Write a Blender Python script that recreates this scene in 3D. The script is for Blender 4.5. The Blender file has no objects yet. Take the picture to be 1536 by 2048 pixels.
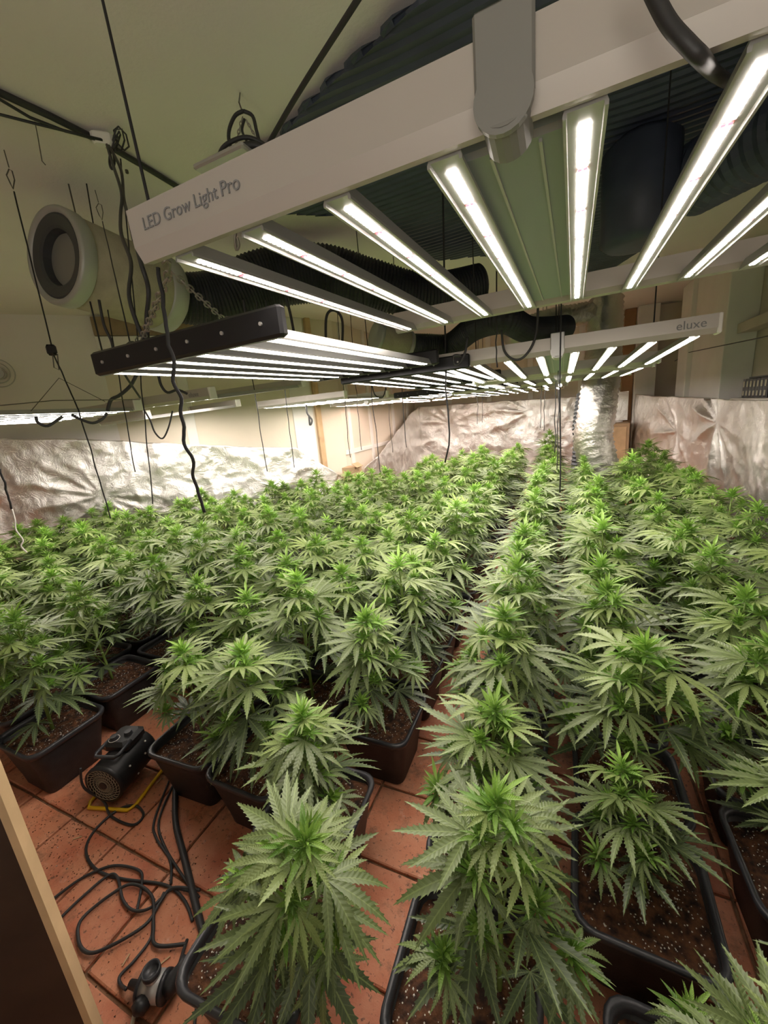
import bpy, bmesh, math, random
from mathutils import Matrix, Vector, noise
R_ = math.radians
rnd = random.Random(7)
SC = bpy.context.scene
COL = SC.collection
# ------------------------------------------------------------------ camera
FPX = 789.37
XC, YC, ZC = Vector((0.912, 0.400, -0.089)), Vector((0.016, -0.253, -0.967)), Vector((-0.410, 0.881, -0.237))
XC = XC.normalized(); ZC = (ZC - XC * ZC.dot(XC)).normalized(); YC = ZC.cross(XC)   # image right, view dir, image down
CAMP = Vector((0, 0, 1.5))
cam_d = bpy.data.cameras.new('camera'); cam = bpy.data.objects.new('camera', cam_d); COL.objects.link(cam)
m3 = Matrix((XC, -YC, -ZC)).transposed()
cam.matrix_world = Matrix.Translation(CAMP) @ m3.to_4x4()
cam_d.sensor_fit = 'VERTICAL'; cam_d.sensor_height = 36.0; cam_d.lens = 36.0 * FPX / 2048.0
cam_d.clip_start = 0.02; cam_d.clip_end = 60
SC.camera = cam
# ------------------------------------------------------------------ world, exposure
w = bpy.data.worlds.new('world'); SC.world = w; w.use_nodes = True
w.node_tree.nodes['Background'].inputs[0].default_value = (0.8, 0.85, 1, 1)
w.node_tree.nodes['Background'].inputs[1].default_value = 0.02
SC.view_settings.view_transform = 'Standard'; SC.view_settings.look = 'None'
SC.view_settings.gamma = 1; SC.view_settings.exposure = 0.6
LED = 33.0           # strength of the LED strips

fill = bpy.data.lights.new('fill_light', 'AREA'); fill.energy = 13; fill.size = 1.6; fill.size_y = 1.2; fill.shape = 'RECTANGLE'; fill.color = (1.0, .95, .86)
hl = bpy.data.objects.new('fill_light', fill); COL.objects.link(hl); hl.location = (.1, -1.35, 1.5)
hl.rotation_euler = (R_(90 + 48), 0, R_(18))   # fill light added behind the camera, aimed forward and up to brighten the ceiling

def ray(x, y):
    return XC * (x - 768) + YC * (y - 1024) + ZC * FPX
def az_(x, y, z):
    d = ray(x, y); return CAMP + d * ((z - 1.5) / d.z)
def ay_(x, y, yy):
    d = ray(x, y); return CAMP + d * (yy / d.y)
def ax_(x, y, xx):
    d = ray(x, y); return CAMP + d * (xx / d.x)
def ar_(x, y, r):
    d = ray(x, y); return CAMP + d * (r / math.hypot(d.x, d.y))
def apl(x, y, a, b):          # on the vertical plane through plan points a, b
    d = ray(x, y); n = Vector((b[1] - a[1], a[0] - b[0], 0))
    t = n.dot(Vector((a[0], a[1], 0)) - Vector((0, 0, 0))) / n.dot(d); return CAMP + d * t
def proj(p):
    q = Vector(p) - CAMP; z = q.dot(ZC)
    return (768 + FPX * q.dot(XC) / z, 1024 + FPX * q.dot(YC) / z, z)
# ------------------------------------------------------------------ materials
def mat(name, color=(.5, .5, .5), rough=.6, metal=0, spec=.5, emit=None, es=0, noise_s=0, noise_amt=0.2, bump=0, bump_s=40, rnd_v=0, trans=0):
    m = bpy.data.materials.new(name); m.use_nodes = True
    nt = m.node_tree; b = nt.nodes['Principled BSDF']; L = nt.links
    b.inputs['Base Color'].default_value = (*color, 1); b.inputs['Roughness'].default_value = rough
    b.inputs['Metallic'].default_value = metal; b.inputs['Specular IOR Level'].default_value = spec
    if trans: b.inputs['Transmission Weight'].default_value = trans
    if emit:
        b.inputs['Emission Color'].default_value = (*emit, 1); b.inputs['Emission Strength'].default_value = es
    src = None
    if noise_s or rnd_v:
        tc = nt.nodes.new('ShaderNodeTexCoord')
        hsv = nt.nodes.new('ShaderNodeHueSaturation'); hsv.inputs['Color'].default_value = (*color, 1)
        mr = nt.nodes.new('ShaderNodeMath'); mr.operation = 'ADD'; mr.inputs[0].default_value = 1; mr.inputs[1].default_value = 0
        if noise_s:
            n = nt.nodes.new('ShaderNodeTexNoise'); n.inputs['Scale'].default_value = noise_s; n.inputs['Detail'].default_value = 5
            L.new(tc.outputs['Object'], n.inputs['Vector'])
            mm = nt.nodes.new('ShaderNodeMapRange'); mm.inputs['To Min'].default_value = 1 - noise_amt; mm.inputs['To Max'].default_value = 1 + noise_amt
            mm.inputs['From Min'].default_value = .3; mm.inputs['From Max'].default_value = .7
            L.new(n.outputs['Fac'], mm.inputs['Value']); L.new(mm.outputs[0], mr.inputs[0])
        if rnd_v:
            oi = nt.nodes.new('ShaderNodeObjectInfo'); m2 = nt.nodes.new('ShaderNodeMapRange')
            m2.inputs['To Min'].default_value = -rnd_v; m2.inputs['To Max'].default_value = rnd_v
            L.new(oi.outputs['Random'], m2.inputs['Value']); L.new(m2.outputs[0], mr.inputs[1])
        L.new(mr.outputs[0], hsv.inputs['Value']); L.new(hsv.outputs[0], b.inputs['Base Color'])
    if bump:
        tc = nt.nodes.new('ShaderNodeTexCoord'); n = nt.nodes.new('ShaderNodeTexNoise'); n.inputs['Scale'].default_value = bump_s; n.inputs['Detail'].default_value = 6
        bp = nt.nodes.new('ShaderNodeBump'); bp.inputs['Strength'].default_value = bump; bp.inputs['Distance'].default_value = .01
        L.new(tc.outputs['Object'], n.inputs['Vector']); L.new(n.outputs['Fac'], bp.inputs['Height']); L.new(bp.outputs[0], b.inputs['Normal'])
    return m
M = {}
M['plaster'] = mat('plaster', (.80, .765, .72), .85, noise_s=.8, noise_amt=.05, bump=.15, bump_s=60)
M['panel'] = mat('panel', (.74, .67, .55), .8, noise_s=1.5, noise_amt=.05, bump=.1, bump_s=30)
M['white'] = mat('white_paint', (.80, .78, .73), .7, noise_s=3, noise_amt=.04)
M['sidewall'] = mat('side_wall', (.55, .50, .43), .85, noise_s=1.2, noise_amt=.08)
M['wood'] = mat('pale_wood', (.55, .38, .21), .6, noise_s=6, noise_amt=.2, bump=.15, bump_s=25)
M['batten'] = mat('batten_wood', (.30, .22, .13), .7, noise_s=8, noise_amt=.15)
M['brown'] = mat('dark_brown_board', (.035, .018, .010), .55, noise_s=7, noise_amt=.4)
M['orange'] = mat('orange_board', (.34, .19, .09), .7, noise_s=3, noise_amt=.2)
M['pot'] = mat('pot_plastic', (.017, .017, .018), .48, noise_s=25, noise_amt=.35, bump=.12, bump_s=180)
M['rim'] = mat('pot_rim_plastic', (.035, .036, .04), .36, bump=.08, bump_s=120)
M['black'] = mat('black_plastic', (.015, .015, .016), .45)
M['blackmetal'] = mat('black_metal', (.02, .02, .022), .4, .3)
M['duct'] = mat('black_duct', (.028, .03, .034), .5, noise_s=9, noise_amt=.3)
M['bluegrey'] = mat('dark_blue_duct', (.055, .068, .10), .45, noise_s=5, noise_amt=.2)
M['rubber'] = mat('cable_rubber', (.03, .03, .03), .5)
M['rope'] = mat('rope_black', (.02, .02, .02), .8)
M['wire'] = mat('steel_wire', (.14, .13, .11), .5, .6)
M['chain'] = mat('chain_steel', (.38, .36, .32), .4, .8)
M['filter'] = mat('filter_sleeve', (.40, .36, .27), .9, noise_s=10, noise_amt=.12, bump=.3, bump_s=90)
M['filtercap'] = mat('filter_cap', (.44, .44, .42), .45, .3)
M['grey'] = mat('grey_cap', (.075, .08, .085), .45, .4)
M['alu'] = mat('lamp_white', (.50, .465, .42), .42, .25)
M['aludull'] = mat('lamp_grey', (.48, .48, .46), .4, .5)
M['driver'] = mat('driver_grey', (.34, .40, .38), .5, .3)
M['hinge'] = mat('hinge_grey', (.26, .26, .24), .45, .3)
M['yellow'] = mat('yellow_steel', (.85, .52, .01), .4)
M['silver'] = mat('silver_plastic', (.55, .54, .52), .35, .5)
M['whiteplastic'] = mat('white_plastic', (.75, .73, .68), .5)
M['card'] = mat('cardboard', (.42, .29, .17), .85, noise_s=5, noise_amt=.1)
M['perlite'] = mat('perlite', (.85, .83, .76), .8)
M['ink'] = mat('print_ink', (.22, .22, .22), .7)
M['stem'] = mat('stem_green', (.20, .30, .06), .55, noise_s=20, noise_amt=.2)
M['cream'] = mat('cream_ceramic', (.7, .65, .5), .5)

def soil_mat():
    m = mat('soil', (.075, .028, .012), .9, bump=.9, bump_s=55); nt = m.node_tree; L = nt.links; b = nt.nodes['Principled BSDF']
    tc = nt.nodes.new('ShaderNodeTexCoord'); n = nt.nodes.new('ShaderNodeTexNoise'); n.inputs['Scale'].default_value = 45; n.inputs['Detail'].default_value = 5
    cr = nt.nodes.new('ShaderNodeValToRGB'); cr.color_ramp.elements[0].position = .35; cr.color_ramp.elements[0].color = (.022, .009, .005, 1)
    cr.color_ramp.elements[1].position = .7; cr.color_ramp.elements[1].color = (.17, .066, .025, 1)
    v = nt.nodes.new('ShaderNodeTexVoronoi'); v.inputs['Scale'].default_value = 85
    lt = nt.nodes.new('ShaderNodeMath'); lt.operation = 'LESS_THAN'; lt.inputs[1].default_value = .16
    mx = nt.nodes.new('ShaderNodeMix'); mx.data_type = 'RGBA'; mx.inputs[7].default_value = (.7, .66, .56, 1)
    L.new(tc.outputs['Object'], n.inputs['Vector']); L.new(tc.outputs['Object'], v.inputs['Vector'])
    L.new(n.outputs['Fac'], cr.inputs[0]); L.new(v.outputs['Distance'], lt.inputs[0])
    L.new(lt.outputs[0], mx.inputs[0]); L.new(cr.outputs[0], mx.inputs[6]); L.new(mx.outputs[2], b.inputs['Base Color'])
    return m
M['soil'] = soil_mat()

def tile_mat():
    m = bpy.data.materials.new('terracotta'); m.use_nodes = True; nt = m.node_tree; L = nt.links; b = nt.nodes['Principled BSDF']
    g = nt.nodes.new('ShaderNodeNewGeometry'); oi = nt.nodes.new('ShaderNodeObjectInfo')
    def N(scale, det=6, rough=.6):
        n = nt.nodes.new('ShaderNodeTexNoise'); n.inputs['Scale'].default_value = scale; n.inputs['Detail'].default_value = det; n.inputs['Roughness'].default_value = rough
        L.new(g.outputs['Position'], n.inputs['Vector']); return n
    def ramp(src, p0, c0, p1, c1):
        c = nt.nodes.new('ShaderNodeValToRGB'); c.color_ramp.elements[0].position = p0; c.color_ramp.elements[0].color = (*c0, 1)
        c.color_ramp.elements[1].position = p1; c.color_ramp.elements[1].color = (*c1, 1); L.new(src, c.inputs[0]); return c
    def mix(f, a, bb, mode='MIX'):
        x = nt.nodes.new('ShaderNodeMix'); x.data_type = 'RGBA'; x.blend_type = mode
        if isinstance(f, float): x.inputs[0].default_value = f
        else: L.new(f, x.inputs[0])
        for s, k in ((a, 6), (bb, 7)):
            if isinstance(s, tuple): x.inputs[k].default_value = (*s, 1)
            else: L.new(s, x.inputs[k])
        return x.outputs[2]
    base = ramp(oi.outputs['Random'], 0, (.50, .14, .072), 1, (.62, .22, .105)).outputs[0]
    n1 = N(7); base = mix(ramp(n1.outputs['Fac'], .35, (0, 0, 0), .75, (1, 1, 1)).outputs[0], base, (.70, .33, .19))
    n2 = N(16, 8, .7); base = mix(ramp(n2.outputs['Fac'], .60, (0, 0, 0), .72, (.75, .75, .75)).outputs[0], base, (.72, .45, .36))
    n3 = N(60, 8, .7); base = mix(ramp(n3.outputs['Fac'], .57, (0, 0, 0), .64, (.85, .85, .85)).outputs[0], base, (.10, .045, .025))
    n4 = N(5, 8, .75); base = mix(ramp(n4.outputs['Fac'], .53, (0, 0, 0), .66, (.8, .8, .8)).outputs[0], base, (.17, .09, .045))
    L.new(base, b.inputs['Base Color']); b.inputs['Roughness'].default_value = .62
    bp = nt.nodes.new('ShaderNodeBump'); bp.inputs['Strength'].default_value = .5; bp.inputs['Distance'].default_value = .006
    n5 = N(45, 8, .65); L.new(n5.outputs['Fac'], bp.inputs['Height']); L.new(bp.outputs[0], b.inputs['Normal'])
    return m
M['tile'] = tile_mat()
M['grout'] = mat('grout', (.22, .12, .065), .95, noise_s=30, noise_amt=.5, bump=.6, bump_s=90)

def foil_mat():
    m = bpy.data.materials.new('foil'); m.use_nodes = True; nt = m.node_tree; L = nt.links; b = nt.nodes['Principled BSDF']
    b.inputs['Base Color'].default_value = (.90, .88, .85, 1); b.inputs['Metallic'].default_value = .96; b.inputs['Roughness'].default_value = .30
    g = nt.nodes.new('ShaderNodeTexCoord')
    n = nt.nodes.new('ShaderNodeTexNoise'); n.inputs['Scale'].default_value = 5; n.inputs['Detail'].default_value = 8; n.inputs['Roughness'].default_value = .62; n.inputs['Distortion'].default_value = 1.2
    v = nt.nodes.new('ShaderNodeTexVoronoi'); v.feature = 'DISTANCE_TO_EDGE'; v.inputs['Scale'].default_value = 6
    a = nt.nodes.new('ShaderNodeMath'); a.operation = 'MULTIPLY_ADD'; a.inputs[1].default_value = .35
    bp = nt.nodes.new('ShaderNodeBump'); bp.inputs['Strength'].default_value = .55; bp.inputs['Distance'].default_value = .025
    L.new(g.outputs['Object'], n.inputs['Vector']); L.new(n.outputs['Color'], v.inputs['Vector']); L.new(v.outputs['Distance'], a.inputs[0])
    L.new(n.outputs['Fac'], a.inputs[2]); L.new(a.outputs[0], bp.inputs['Height']); L.new(bp.outputs[0], b.inputs['Normal'])
    mr = nt.nodes.new('ShaderNodeMapRange'); mr.inputs['To Min'].default_value = .24; mr.inputs['To Max'].default_value = .44
    L.new(n.outputs['Fac'], mr.inputs['Value']); L.new(mr.outputs[0], b.inputs['Roughness'])
    return m
M['foil'] = foil_mat()
M['silverduct'] = mat('silver_duct', (.62, .60, .56), .36, 1, bump=.9, bump_s=22)

def leaf_mat(name, dark, light, trans, rough=.5):
    m = bpy.data.materials.new(name); m.use_nodes = True; nt = m.node_tree; L = nt.links; b = nt.nodes['Principled BSDF']
    at = nt.nodes.new('ShaderNodeAttribute'); at.attribute_name = 'age'
    oi = nt.nodes.new('ShaderNodeObjectInfo')
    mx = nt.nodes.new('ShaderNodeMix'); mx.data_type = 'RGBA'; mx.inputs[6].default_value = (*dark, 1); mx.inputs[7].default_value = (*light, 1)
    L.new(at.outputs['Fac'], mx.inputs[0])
    uv = nt.nodes.new('ShaderNodeUVMap'); sp = nt.nodes.new('ShaderNodeSeparateXYZ'); L.new(uv.outputs[0], sp.inputs[0])
    ab = nt.nodes.new('ShaderNodeMath'); ab.operation = 'ABSOLUTE'; L.new(sp.outputs[1], ab.inputs[0])
    # midrib
    mid = nt.nodes.new('ShaderNodeMath'); mid.operation = 'LESS_THAN'; mid.inputs[1].default_value = .07; L.new(ab.outputs[0], mid.inputs[0])
    # side veins: fract(u*14 - |v|*1.6)
    k = nt.nodes.new('ShaderNodeMath'); k.operation = 'MULTIPLY'; k.inputs[1].default_value = 13; L.new(sp.outputs[0], k.inputs[0])
    k2 = nt.nodes.new('ShaderNodeMath'); k2.operation = 'MULTIPLY_ADD'; k2.inputs[1].default_value = -1.3; L.new(ab.outputs[0], k2.inputs[0]); L.new(k.outputs[0], k2.inputs[2])
    fr = nt.nodes.new('ShaderNodeMath'); fr.operation = 'PINGPONG'; fr.inputs[1].default_value = .5; L.new(k2.outputs[0], fr.inputs[0])
    vl = nt.nodes.new('ShaderNodeMath'); vl.operation = 'LESS_THAN'; vl.inputs[1].default_value = .07; L.new(fr.outputs[0], vl.inputs[0])
    sm = nt.nodes.new('ShaderNodeMath'); sm.operation = 'MULTIPLY_ADD'; sm.inputs[1].default_value = .35; L.new(vl.outputs[0], sm.inputs[0]); L.new(mid.outputs[0], sm.inputs[2]); sm.use_clamp = True
    s2 = nt.nodes.new('ShaderNodeMath'); s2.operation = 'MULTIPLY'; s2.inputs[1].default_value = .6; L.new(sm.outputs[0], s2.inputs[0])
    mv = nt.nodes.new('ShaderNodeMix'); mv.data_type = 'RGBA'; mv.inputs[7].default_value = (.30, .40, .14, 1)
    L.new(s2.outputs[0], mv.inputs[0]); L.new(mx.outputs[2], mv.inputs[6])
    h = nt.nodes.new('ShaderNodeHueSaturation'); mr = nt.nodes.new('ShaderNodeMapRange'); mr.inputs['To Min'].default_value = .8; mr.inputs['To Max'].default_value = 1.2
    L.new(oi.outputs['Random'], mr.inputs['Value']); L.new(mr.outputs[0], h.inputs['Value']); L.new(mv.outputs[2], h.inputs['Color'])
    L.new(h.outputs[0], b.inputs['Base Color']); b.inputs['Roughness'].default_value = rough; b.inputs['Specular IOR Level'].default_value = .6
    bp = nt.nodes.new('ShaderNodeBump'); bp.inputs['Strength'].default_value = .5; bp.inputs['Distance'].default_value = .002; L.new(fr.outputs[0], bp.inputs['Height']); L.new(bp.outputs[0], b.inputs['Normal'])
    tr = nt.nodes.new('ShaderNodeBsdfTranslucent'); L.new(h.outputs[0], tr.inputs[0])
    ms = nt.nodes.new('ShaderNodeMixShader'); ms.inputs[0].default_value = trans
    out = nt.nodes['Material Output']; L.new(b.outputs[0], ms.inputs[1]); L.new(tr.outputs[0], ms.inputs[2]); L.new(ms.outputs[0], out.inputs[0])
    return m
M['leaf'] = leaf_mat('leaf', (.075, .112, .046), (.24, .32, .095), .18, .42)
M['tip'] = leaf_mat('young_leaf', (.10, .26, .03), (.30, .52, .08), .25, .45)

def led_mat(name, tint, strength, dots=150):
    m = bpy.data.materials.new(name); m.use_nodes = True; nt = m.node_tree; L = nt.links
    for n in list(nt.nodes): nt.nodes.remove(n)
    out = nt.nodes.new('ShaderNodeOutputMaterial'); e = nt.nodes.new('ShaderNodeEmission'); L.new(e.outputs[0], out.inputs[0])
    e.inputs[0].default_value = (*tint, 1); e.inputs[1].default_value = strength
    return m
M['led'] = led_mat('led_white', (1.0, .90, .82), LED)
M['ledred'] = led_mat('led_red', (1.0, .08, .10), 5)
M['ledpink'] = led_mat('led_pinkish', (1.0, .72, .64), LED * .55)
# ------------------------------------------------------------------ mesh helpers
def mesh(name, vs, fs, m=None, smooth=False):
    me = bpy.data.meshes.new(name); me.from_pydata([tuple(v) for v in vs], [], fs)
    if m is not None: me.materials.append(M[m] if isinstance(m, str) else m)
    if smooth: me.polygons.foreach_set('use_smooth', [True] * len(me.polygons))
    me.update(); return me
class MB:
    def __init__(s): s.v = []; s.f = []; s.sm = False
    def box(s, c, d, mt=None, bev=0):
        cx, cy, cz = c; x, y, z = d[0] / 2, d[1] / 2, d[2] / 2; n = len(s.v)
        if bev:
            b = min(bev, x * .9, y * .9, z * .9)
            pts = []
            for sz, ins in ((-z, b), (-z + b, 0), (z - b, 0), (z, b)):
                X, Y = x - ins, y - ins
                for (px, py) in ((-X + b, -Y), (X - b, -Y), (X, -Y + b), (X, Y - b), (X - b, Y), (-X + b, Y), (-X, Y - b), (-X, -Y + b)):
                    pts.append(Vector((px, py, sz)))
            F = [tuple(range(7, -1, -1)), tuple(range(24, 32))]
            for k in range(3):
                for j in range(8): F.append((k * 8 + j, k * 8 + (j + 1) % 8, k * 8 + 8 + (j + 1) % 8, k * 8 + 8 + j))
        else:
            pts = [Vector((sx * x, sy * y, sz * z)) for sz in (-1, 1) for sx, sy in ((-1, -1), (1, -1), (1, 1), (-1, 1))]
            F = [(3, 2, 1, 0), (4, 5, 6, 7), (0, 1, 5, 4), (1, 2, 6, 5), (2, 3, 7, 6), (3, 0, 4, 7)]
        for p in pts:
            if mt is not None: p = mt @ p
            s.v.append(p + Vector(c))
        s.f += [tuple(n + i for i in f) for f in F]; return s
    def tube(s, pts, r, seg=8, cap=True, closed=False, axis=None):
        pts = [Vector(p) for p in pts]; n0 = len(s.v); N = len(pts)
        rr = r if isinstance(r, (list, tuple)) else [r] * N
        up = None
        for i, p in enumerate(pts):
            if closed: t = pts[(i + 1) % N] - pts[i - 1]
            else: t = pts[min(i + 1, N - 1)] - pts[max(i - 1, 0)]
            if axis is not None: t = Vector(axis)
            if t.length < 1e-9: t = Vector((0, 0, 1))
            t.normalize()
            if up is None: up = t.orthogonal().normalized()
            up = (up - t * up.dot(t)); up = up.normalized() if up.length > 1e-6 else t.orthogonal().normalized()
            b = t.cross(up)
            for k in range(seg):
                a = 2 * math.pi * k / seg; s.v.append(p + (up * math.cos(a) + b * math.sin(a)) * rr[i])
        for i in range(N if closed else N - 1):
            j = (i + 1) % N
            for k in range(seg):
                s.f.append((n0 + i * seg + k, n0 + i * seg + (k + 1) % seg, n0 + j * seg + (k + 1) % seg, n0 + j * seg + k))
        if cap and not closed:
            s.f.append(tuple(n0 + k for k in range(seg - 1, -1, -1))); s.f.append(tuple(n0 + (N - 1) * seg + k for k in range(seg)))
        return s
    def cyl(s, a, b, r, seg=20, r2=None):
        return s.tube([a, b], [r, r2 if r2 is not None else r], seg)
    def quad(s, a, b, c, d):
        n = len(s.v); s.v += [Vector(a), Vector(b), Vector(c), Vector(d)]; s.f.append((n, n + 1, n + 2, n + 3)); return s
    def mesh(s, name, m, smooth=False): return mesh(name, s.v, s.f, m, smooth)
    def obj(s, name, m, parent=None, smooth=False): return obj(name, s.mesh(name, m, smooth), parent)
def obj(name, me, parent=None, mw=None):
    o = bpy.data.objects.new(name, me); COL.objects.link(o)
    if parent is not None: o.parent = parent
    if mw is not None: o.matrix_local = mw
    return o
def tag(o, label=None, cat=None, group=None, kind=None):
    if label: o['label'] = label
    if cat: o['category'] = cat
    if group: o['group'] = group
    if kind: o['kind'] = kind
    return o
def empty(name, label, cat, loc=(0, 0, 0), group=None, mw=None):
    o = bpy.data.objects.new(name, None); COL.objects.link(o); o.empty_display_size = .05
    if mw is not None: o.matrix_world = mw
    else: o.location = loc
    return tag(o, label, cat, group)
def spline(pts, n=8):
    P = [Vector(p) for p in pts]; out = []
    for i in range(len(P) - 1):
        p0 = P[max(i - 1, 0)]; p1 = P[i]; p2 = P[i + 1]; p3 = P[min(i + 2, len(P) - 1)]
        for k in range(n):
            t = k / n
            out.append(.5 * ((2 * p1) + (-p0 + p2) * t + (2 * p0 - 5 * p1 + 4 * p2 - p3) * t * t + (-p0 + 3 * p1 - 3 * p2 + p3) * t ** 3))
    out.append(P[-1]); return out
def structure(name, mb, m, smooth=False):
    return tag(mb.obj(name, m, None, smooth), kind='structure')
# ------------------------------------------------------------------ room shell
CH = 2.9
P = [(-7.4, .2), (-4.95, 3.2), (-3.53, 4.65), (-3.1, 5.45), (-3.05, 8.7), (1.9, 8.7), (1.9, -1.6), (-7.4, -1.6)]
def wallseg(name, a, b, m, z0=0, z1=CH, th=.12):
    a = Vector((*a, 0)); b = Vector((*b, 0)); d = (b - a); L = d.length; d.normalize(); n = Vector((-d.y, d.x, 0))   # outward (left of travel)
    mb = MB(); c = (a + b) / 2 + n * th / 2 + Vector((0, 0, (z0 + z1) / 2))
    mt = Matrix((d, n, Vector((0, 0, 1)))).transposed()
    mb.box(c, (L + .0, th, z1 - z0), mt); return structure(name, mb, m)
wallseg('wall_left', P[0], P[1], 'plaster')
wallseg('wall_far_left', P[1], P[2], 'panel')
wallseg('wall_left_niche', P[2], P[3], 'panel')
wallseg('wall_left_panelled', P[3], P[4], 'panel')
wallseg('wall_back', P[4], P[5], 'panel')
wallseg('wall_right', P[5], P[6], 'sidewall')
wallseg('wall_front', P[6], P[7], 'plaster')
wallseg('wall_near_left', P[7], P[0], 'plaster')
mb = MB(); n = len(P)
mb.v = [Vector((*p, CH)) for p in P] + [Vector((*p, CH + .1)) for p in P]
mb.f = [tuple(range(n)), tuple(range(2 * n - 1, n - 1, -1))] + [(i, i + n, (i + 1) % n + n, (i + 1) % n) for i in range(n)]
structure('ceiling', mb, 'plaster')
mb = MB(); mb.v = [Vector((*p, -.012)) for p in P] + [Vector((*p, -.1)) for p in P]
mb.f = [tuple(range(n - 1, -1, -1)), tuple(range(n, 2 * n))] + [(i, (i + 1) % n, (i + 1) % n + n, i + n) for i in range(n)]
floor = structure('floor', mb, 'grout')
# tiles: near ones single, the rest joined
TX, TY = .29, .282
tile_meshes = []
for k in range(6):
    r2 = random.Random(k); mb = MB(); w2, h2 = TX / 2 - .004, TY / 2 - .004
    pts = []
    for i in range(12):
        t = i / 12 * 4; e = int(t); f = t - e
        c = [(-1, -1), (1, -1), (1, 1), (-1, 1)]; a, b = c[e], c[(e + 1) % 4]
        x = (a[0] + (b[0] - a[0]) * f) * w2 * (1 - r2.random() * .018); y = (a[1] + (b[1] - a[1]) * f) * h2 * (1 - r2.random() * .018)
        pts.append((x, y))
    N = 12
    mb.v = [Vector((x, y, -.012)) for x, y in pts] + [Vector((x, y, -.003)) for x, y in pts] + [Vector((x * .97, y * .97, .0)) for x, y in pts]
    mb.f = [tuple(range(2 * N, 3 * N))]
    for l in range(2): mb.f += [(l * N + i, l * N + (i + 1) % N, l * N + N + (i + 1) % N, l * N + N + i) for i in range(N)]
    tile_meshes.append(mb.mesh('tile', 'tile'))
far_v, far_f = [], []
cnt = 0
for iy in range(-3, 32):
    for ix in range(-24, 8):
        x = .49 - TX / 2 + ix * TX; y = .325 + TY / 2 + iy * TY
        inside = y < 8.55 and x < 1.75 and not (x < -3.0 and y > 5.4) and (y - 3.2) < (x + 4.75) * 1.02 and x > -6.6
        if not inside: continue
        px = proj((x, y, 0)); vis = px[2] > .05 and -250 < px[0] < 1786 and 0 < px[1] < 2400
        if vis and y < 3.0 and cnt < 230 and x > -3.2:
            cnt += 1
            o = obj('tile', tile_meshes[(ix * 7 + iy * 3) % 6], floor); o.location = (x, y, rnd.uniform(-.0012, .0012)); o.rotation_euler = (rnd.uniform(-.004, .004), rnd.uniform(-.004, .004), rnd.uniform(-.006, .006))
        else:
            b = len(far_v); w2, h2 = TX / 2 - .006, TY / 2 - .006
            far_v += [Vector((x + sx * w2, y + sy * h2, z)) for z in (-.012, 0) for sx, sy in ((-1, -1), (1, -1), (1, 1), (-1, 1))]
            far_f += [(b + 4, b + 5, b + 6, b + 7), (b, b + 1, b + 5, b + 4), (b + 1, b + 2, b + 6, b + 5), (b + 2, b + 3, b + 7, b + 6), (b + 3, b, b + 4, b + 7)]
tag(obj('distant_tiles', mesh('distant_tiles', far_v, far_f, 'tile'), floor), kind='stuff')

# battens and trims on the far-left wall
def on_wall(a, b, s0, s1, z0, z1, depth, m, name):
    a = Vector((*a, 0)); b = Vector((*b, 0)); d = (b - a).normalized(); n = Vector((d.y, -d.x, 0))
    mb = MB(); mt = Matrix((d, n, Vector((0, 0, 1)))).transposed()
    mb.box(a + d * (s0 + s1) / 2 + n * (depth / 2) + Vector((0, 0, (z0 + z1) / 2)), (s1 - s0, depth, z1 - z0), mt, bev=.004)
    return structure(name, mb, m)
W12 = (P[1], P[2])
def Lw(a, b): return math.hypot(b[0] - a[0], b[1] - a[1])
on_wall(*W12, .0, Lw(*W12), CH - .22, CH - .02, .05, 'batten', 'trim_1')
on_wall(*W12, .0, Lw(*W12), CH - .36, CH - .225, .03, 'white', 'trim_2')
on_wall(*W12, .75, .87, 1.0, CH - .38, .015, 'white', 'trim_3')
W34 = (P[3], P[4])
on_wall(P[2], P[3], .45, .53, 0, CH, .06, 'wood', 'trim_4')
on_wall(P[2], P[3], .1, .42, 0, CH, .02, 'white', 'trim_5')
on_wall(*W34, .15, .24, 0, CH, .03, 'white', 'trim_6')
on_wall(*W34, .9, .98, 0, CH, .03, 'white', 'trim_7')
on_wall(*W34, 1.9, 2.0, 0, CH, .03, 'white', 'trim_8')
on_wall(*W34, 2.7, 2.8, 0, CH, .03, 'white', 'trim_9')
on_wall(*W34, 0, 3.2, .95, 1.02, .02, 'white', 'trim_10')
for k, s in enumerate((.75, 1.6, 2.4, 3.3)):
    on_wall(P[4], P[5], s, s + .1, 0, CH, .03, 'white', 'trim_%d' % (11 + k))
# right side: pillars, recesses
def boxs(name, x0, x1, y0, y1, z0, z1, m, bev=.006):
    mb = MB(); mb.box(((x0 + x1) / 2, (y0 + y1) / 2, (z0 + z1) / 2), (x1 - x0, y1 - y0, z1 - z0), bev=bev); return structure(name, mb, m)
def yat(px, py, x): return ax_(px, py, x).y
ya, yb, yc = yat(1440, 760, 1.62), yat(1380, 760, 1.62), yat(1355, 760, 1.62)
boxs('trim_20', 1.62, 1.9, ya, yb, 0, CH, 'white')
boxs('trim_21', 1.56, 1.9, yb, yb + .5, 0, CH, 'white')
yd, ye = yat(1310, 760, 1.62), yat(1268, 760, 1.62)
boxs('trim_22', ay_(1268, 760, 8.5).x, ay_(1310, 760, 8.5).x, 8.45, 8.69, 0, CH, 'white')
boxs('trim_23', ay_(1243, 780, 8.55).x, ay_(1266, 780, 8.5).x, 8.56, 8.69, 0, CH, 'orange')
boxs('trim_24', 1.72, 1.9, 1.0, ya, 2.02, 2.12, 'sidewall')
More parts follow.
